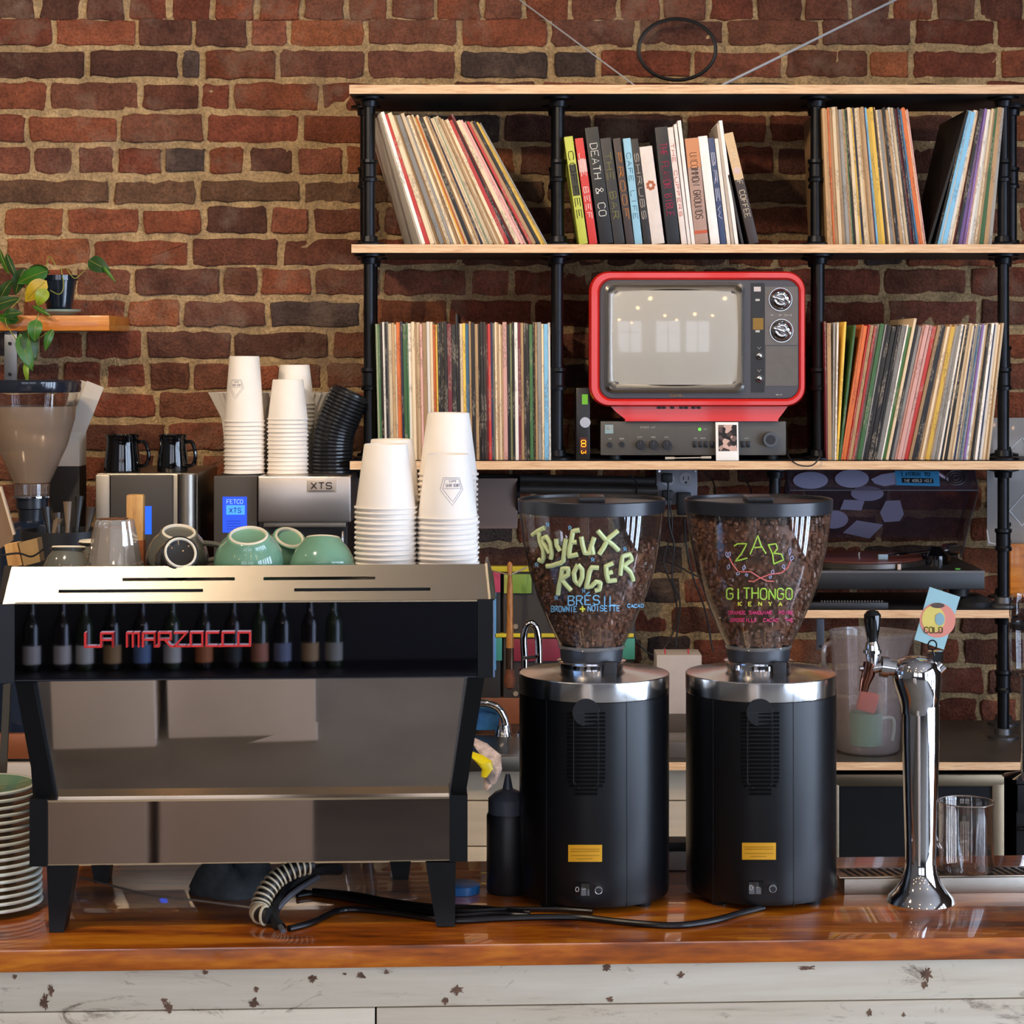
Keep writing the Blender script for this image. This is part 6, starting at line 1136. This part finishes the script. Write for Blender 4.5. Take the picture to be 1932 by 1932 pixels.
# ================================================================ TAP COLUMN, DRIP TRAY, BEAKER, BOTTLE
tp = onz(1737, 1700, ZB); TPF = Frame((Wd(1733, 1700, tp.y).x, tp.y, ZB)); t = thing('tap_tower', 'chrome beer tap column with one black-handled faucet on the bar', 'beer tap', TPF); s_ = tp.y/F_PX; zt_ = lambda py: ZC-(py-HY)*s_-ZB
prof = [(63, 1704), (64, 1701), (60, 1690), (48, 1678), (38, 1664), (31, 1645), (28.5, 1625), (29, 1600), (32, 1500), (35, 1400), (35.5, 1330)]
k = MB(); rings = []
for r, py in prof:
    z = max(0, zt_(py)); cxo = (1737-1733)*s_; k_ = 0
    rings.append([Vector((cxo+r*s_*math.cos(2*PI*j/56), r*s_*math.sin(2*PI*j/56), z)) for j in range(56)])
rings = [[Vector((v.x, v.y, 0)) for v in rings[0]]]+rings
k.loft(rings); k.build('column', CHROME, t, ang=60)
hd = [(35.5, 35.5, 0, 1345), (36, 36, 0, 1330), (39, 40, -1, 1315), (43, 43, -3, 1298), (46, 46, -5, 1280), (46, 46, -6, 1265), (40, 42, -6, 1250), (26, 30, -6, 1241), (6, 8, -5, 1237)]
k = MB(); k.loft([[Vector(((1735+ox-1733)*s_+rx*s_*math.cos(2*PI*j/48), ry*s_*math.sin(2*PI*j/48), zt_(py))) for j in range(48)] for rx, ry, ox, py in hd]); k.build('head', CHROME, t, ang=80)
TP = lambda px, py, y_=0: Vector(((px-1733)*s_, y_, zt_(py)))
k = MB(); k.tube([TP(1695, 1262), TP(1668, 1258)], .0115, 20); k.tube([TP(1676, 1259), TP(1662, 1257)], .015, 20); k.tube([TP(1662, 1257), TP(1636, 1262)], .0085, 16); fau = k.build('faucet_body', CHROME, t)
k = MB(); k.tube([TP(1642, 1250), TP(1638, 1272), TP(1632, 1288), TP(1629, 1304)], [.0095, .0095, .0075, .006], 18); k.build('spout', mat('copper_dark', '#8a5a48', .12, metal=1), fau)
k = MB(); k.tube([TP(1646, 1258), TP(1646, 1222), TP(1645, 1210)], [.008, .0105, .008], 20); k.tube([TP(1646, 1232), TP(1646, 1226)], .013, 20); k.build('lever_collar', CHROME, fau)
m = MB(); pts = [(1210, 9.5), (1190, 13), (1172, 16), (1160, 16), (1153, 11), (1150, 3)]; m.lathe([(r*s_, zt_(py)) for py, r in pts], ((1646-1733)*s_, 0, 0), n=32); m.build('tap_handle', BLKG, fau)
k = MB(); disc(k, 0, 0, .008, -.004, .004); k = MB(); k.tube([TP(1622, 1261), TP(1634, 1261)], .004, 12); k.build('screw', CHROME, fau)
k = MB(); k.tube([TP(1766, 1262), TP(1776, 1252)], .012, 20); k.tube([TP(1765, 1228), TP(1765, 1248)], .0115, 6); k.build('side_nut', CHROME, t)
k = MB(); k.tube([TP(1756+8*math.cos(2*PI*i/20), 1215+9*math.sin(2*PI*i/20), -.012) for i in range(20)], .0011, 6, closed=True); k.tube([TP(1756, 1224, -.012), TP(1760, 1236, -.01)], .0011, 6); k.build('wire_clip', PIPE, t)
cd_ = [TP(1757, 1109, .012), TP(1815, 1128, .012), TP(1784, 1228, .012), TP(1728, 1209, .012)]; CB = Frame(TPF.loc); o = MB().loft([cd_, [p+Vector((0, .0006, 0)) for p in cd_]]).build('coaster_card', mat('card_blue', '#9fc8cc', .6), None, smooth=False); o.location = TPF.loc; tag(o, 'pale blue card with a round pink and yellow picture clipped to the tap column', 'card')
e = MB(); e.loft([[TP(1768+34*math.cos(a)+4, 1172+33*math.sin(a), .0116-.0003*q) for a in [2*PI*i/36 for i in range(36)]] for q in (0, 1)]); e.build('round_picture', mat('card_coral', '#e8907c', .6), o)
e = MB(); e.loft([[TP(1764+22*math.cos(a), 1170+25*math.sin(a), .0112-.0003*q) for a in [2*PI*i/30 for i in range(30)]] for q in (0, 1)]); e.build('yellow_shape', mat('card_yellow', '#e6cf6a', .6), o)
e = MB(); e.loft([[TP(1776+9*math.cos(a), 1170+12*math.sin(a), .0107-.0003*q) for a in [2*PI*i/20 for i in range(20)]] for q in (0, 1)]); e.build('blue_shape', mat('card_lb', '#8cb0b4', .6), o)
e = MB(); e.loft([[TP(1772+13*math.cos(a), 1144+5*math.sin(a), .0107-.0003*q) for a in [2*PI*i/20 for i in range(20)]] for q in (0, 1)]); e.build('dark_shape', mat('card_brown', '#5a4438', .6), o)
k = MB()
for pl in text_lines('COLD', 1747, 0, 11, 34): k.tube([TP(a, 1196-b_, .0105) for a, b_ in pl], .0007, 4)
k.build('lettering', mat('card_ink', '#5a4a20', .5), o)
# drip tray
a = onz(1580, 1688, ZB); DT = Frame((a.x, a.y, ZB), YAW); t = thing('drip_tray', 'stainless drip tray with slanted slots behind the tap column', 'drip tray', DT); L = DT.at(2000, 1688, 0).x; zt2 = DT.at(1580, 1659, 0).z
MB().box(0.01, .0, 0, L, .055, zt2, .0008).build('tray', STEEL, t); MB().box(.003, .003, zt2, L, .058, zt2+.0022, .0008).build('grate', mat('grate_steel', '#a89c8c', .25, metal=1), t)
k = MB(); x = .02
while x < L-.01: P = [Vector((x, .010, zt2+.0023)), Vector((x+.005, .010, zt2+.0023)), Vector((x-.003, .050, zt2+.0023)), Vector((x-.008, .050, zt2+.0023))]; k.loft([P, [p+Vector((0, 0, .0004)) for p in P]]); x += .0115
k.build('slots', mat('slot_dark', '#14100c', .7), t, smooth=False)
# beaker
bz = ZB+zt2+.0025; bb = onz(1823, 1643, bz); s3 = bb.y/F_PX; BE = Frame((bb.x, bb.y, bz)); t = thing('glass_beaker', 'clear glass beaker with pouring lip on the drip tray', 'beaker', BE); BGL = thinglass('beaker_glass', '#fdf9f5', 1.6, .98); r = 51*s3
def rb(a, z): d_ = (a+PI/2*.75+PI) % (2*PI)-PI; return 1+.10*max(0, (z-.085)/.02)*math.exp(-(d_/.22)**2)
MB().lathe([(r*.94, .001), (r, .004), (r, .085), (r*1.01, 129*s3), (r*1.03, 131*s3)], n=64, cap1=False, rip=rb).build('wall', BGL, t, ang=70); MB().lathe([(r*.93, .003), (r*.97, .008), (r*.97, .085), (r*.98, 129*s3)], n=64, cap1=False, rip=rb).build('inner_wall', BGL, t, ang=70)
k = MB(); k.tube([(r*1.02*rb(2*PI*i/64, 130*s3)*math.cos(2*PI*i/64), r*1.02*rb(2*PI*i/64, 130*s3)*math.sin(2*PI*i/64), 131*s3-.014*math.exp(-(((2*PI*i/64+PI/2*.75+PI) % (2*PI)-PI)/.25)**2)*0) for i in range(64)], .0010, 6, closed=True); k.build('rim', thinglass('rim_glass', '#f0dcc8', 3, .8, haze=.3, hazecol='#e8d4c0'), t)
k = MB(); k.tube(smooth_path([(-r, -.01, 115*s3), (-r*1.2, -.012, 100*s3), (-r*1.22, -.012, 70*s3), (-r, -.01, 45*s3)], 6), .003, 8); k.build('handle', BGL, t)
# squeeze bottle
q = onz(958, 1682, ZB); s4 = q.y/F_PX; SQF = Frame((q.x, q.y, ZB)); t = thing('squeeze_bottle', 'black squeeze bottle with a dark nozzle cap behind the left grinder', 'bottle', SQF); zq = lambda py: (1684-py)*s4
MB().lathe([(38*s4, 0), (40*s4, .003), (40*s4, zq(1540)), (38*s4, zq(1535))], n=40).build('body', mat('bottle_black', '#1a1c20', .4), t); MB().lathe([(37*s4, zq(1535)), (37*s4, zq(1508)), (30*s4, zq(1502)), (24*s4, zq(1496)), (10*s4, zq(1490)), (6*s4, zq(1470)), (4*s4, zq(1462))], n=40).build('nozzle_cap', mat('cap_slate', '#4a505c', .3), t)
q = onz(868, 1690, ZB); o = MB().lathe([(.027, 0), (.028, .001), (.028, .012), (.026, .013)], n=40).build('jar_lid', mat('lid_blue', '#1f5f9a', .35)); o.location = (q.x, q.y+.02, ZB); tag(o, 'blue round lid on the bar right of the espresso machine', 'lid')
# white tin / holder between the grinders
q = onz(1277, 1655, ZB); o = MB().box(-.025, 0, 0, .03, .05, .028, .003).build('napkin_holder', mat('holder_white', '#b8b0aa', .4)); o.location = (q.x, q.y+.04, ZB); tag(o, 'small pale box on the bar between the grinders', 'box'); k = MB(); k.box(-.022, .004, .028, .03, .045, .042, .002); k.build('black_top', BLK, o)
# cloth under the machine, hose, cables, saucer, dark mat
MT = mat('dark_cloth', '#4c5052', .85, var=.25, vs=50, bump=.3, bs=70); P0 = [(345, 1690), (385, 1655), (430, 1630), (480, 1630), (500, 1655), (505, 1700), (470, 1712), (400, 1702)]
c0 = onz(430, 1700, ZB); k = MB(); rings = []
for f, hz_ in ((1.0, 0), (.97, .006), (.8, .03), (.5, .045), (.15, .05)):
    ring = []
    for j in range(24): a = 2*PI*j/24; ring.append(Vector((f*.062*math.cos(a)*(1+.12*math.sin(3*a))+random.uniform(-.003, .003), f*.045*math.sin(a)*(1+.15*math.sin(4*a+1)), hz_*(1+.3*math.sin(2*a+.5)+random.uniform(-.14, .14)))))
    rings.append(ring)
k.loft(rings); o = k.build('bar_cloth', MT, ang=180); o.location = (c0.x, c0.y+.05, ZB+.0002); tag(o, 'crumpled dark grey cloth on the bar under the espresso machine', 'cloth')
def onbar(px, py, h=0.0): p = onz(px, py, ZB+h); return p
hp = [onbar(600, 1690, .075), onbar(560, 1675, .06), onbar(520, 1700, .045), onbar(492, 1730, .028), onbar(480, 1752, .016), onbar(500, 1768, .013), onbar(520, 1775, .012)]
yy0 = 3.0; hp = [Vector((Wd(px, py, Yv).x, Yv, Wd(px, py, Yv).z)) for px, py, Yv in ((590, 1630, 3.0), (557, 1638, 2.99), (523, 1657, 2.98), (500, 1686, 2.965), (489, 1715, 2.95), (493, 1742, 2.935), (507, 1752, 2.93))]
hp = [Vector((p.x, p.y, max(ZB+.016, p.z))) for p in hp]; pth = smooth_path(hp, 14); rs = [.0135 if (i // 2) % 2 == 0 else .0115 for i in range(len(pth))]
def hose_mat():
    m = mat('ribbed_hose', '#b8a888', .45); return m
o = MB().tube(pth, .0108, 18).build('ribbed_hose', mat('hose_dark', '#15120f', .5)); tag(o, 'ribbed cream and black drain hose curling from under the espresso machine', 'hose')
k = MB(); L = 0; last = pth[0]; i = 0; dense = smooth_path(hp, 60); acc = 0; ringpts = []
for a_, b_ in zip(dense[:-1], dense[1:]):
    acc += (b_-a_).length
    if acc > .0078: acc = 0; d_ = (b_-a_).normalized(); k.tube([a_-d_*.0013, a_+d_*.0013], .0138, 18)
k.build('hose_rib', mat('ribbed_hose', '#c8b898', .45), o)
cable('thick black drain hose beside the ribbed hose under the espresso machine', [(640, 1640, 3.14), (600, 1642, 3.1), (560, 1662, 3.04), (528, 1698, 2.98), (515, 1730, 2.945), (530, 1752, 2.92)], .0085, mat('hose_black', '#1c1c1e', .35), cat='hose', name='hose')
cable('grey hose next to the ribbed hose under the espresso machine', [(600, 1655, 3.08), (560, 1680, 3.0), (535, 1702, 2.97), (518, 1728, 2.945), (535, 1758, 2.905)], .004, mat('hose_grey', '#55555a', .4), cat='hose', name='hose')
def barcable(lbl, pts, r): 
    P = [onz(a, b_, ZB+r) for a, b_ in pts]; return tag(MB().tube(smooth_path(P, 8), r, 10).build('power_cable', mat('cable_black', '#0e0e10', .3)), lbl, 'cable')
barcable('black power cable from the left grinder running behind the machine foot', [(1118, 1720), (1050, 1716), (960, 1716), (880, 1720), (800, 1716), (700, 1702), (620, 1690), (565, 1682)], .004)
barcable('long black power cable sweeping from the right grinder along the bar', [(1440, 1712), (1400, 1722), (1340, 1738), (1270, 1746), (1180, 1740), (1080, 1730), (960, 1732), (850, 1736), (740, 1722), (650, 1716), (590, 1740), (545, 1752)], .0045)
barcable('black power cable lying between the other two left of the grinders', [(1000, 1728), (930, 1724), (850, 1728), (760, 1716), (680, 1700), (600, 1686), (560, 1690)], .004)
barcable('black power cable nearest the back under the machine', [(1000, 1722), (900, 1712), (820, 1710), (740, 1700), (660, 1686), (590, 1680)], .0035)
cable('thin grey cord crossing under the machine at the left', [(150, 1655, 3.1), (200, 1668, 3.06), (280, 1688, 3.0), (380, 1700, 2.96), (470, 1712, 2.93)], .0016, mat('cord_grey', '#6a6258', .5))
q = onz(752, 1652, ZB); F = Frame((q.x, q.y, ZB)); t = thing('saucer', 'small white footed dish on the bar under the espresso machine', 'saucer', F); MB().lathe([(.013, 0), (.012, .004), (.010, .015), (.014, .024), (.026, .028), (.027, .031), (.02, .029), (.001, .026)], n=40).build('dish', mat('white_ceramic', '#e4dcd0', .15, coat=.5), t)
q = onz(600, 1700, ZB);
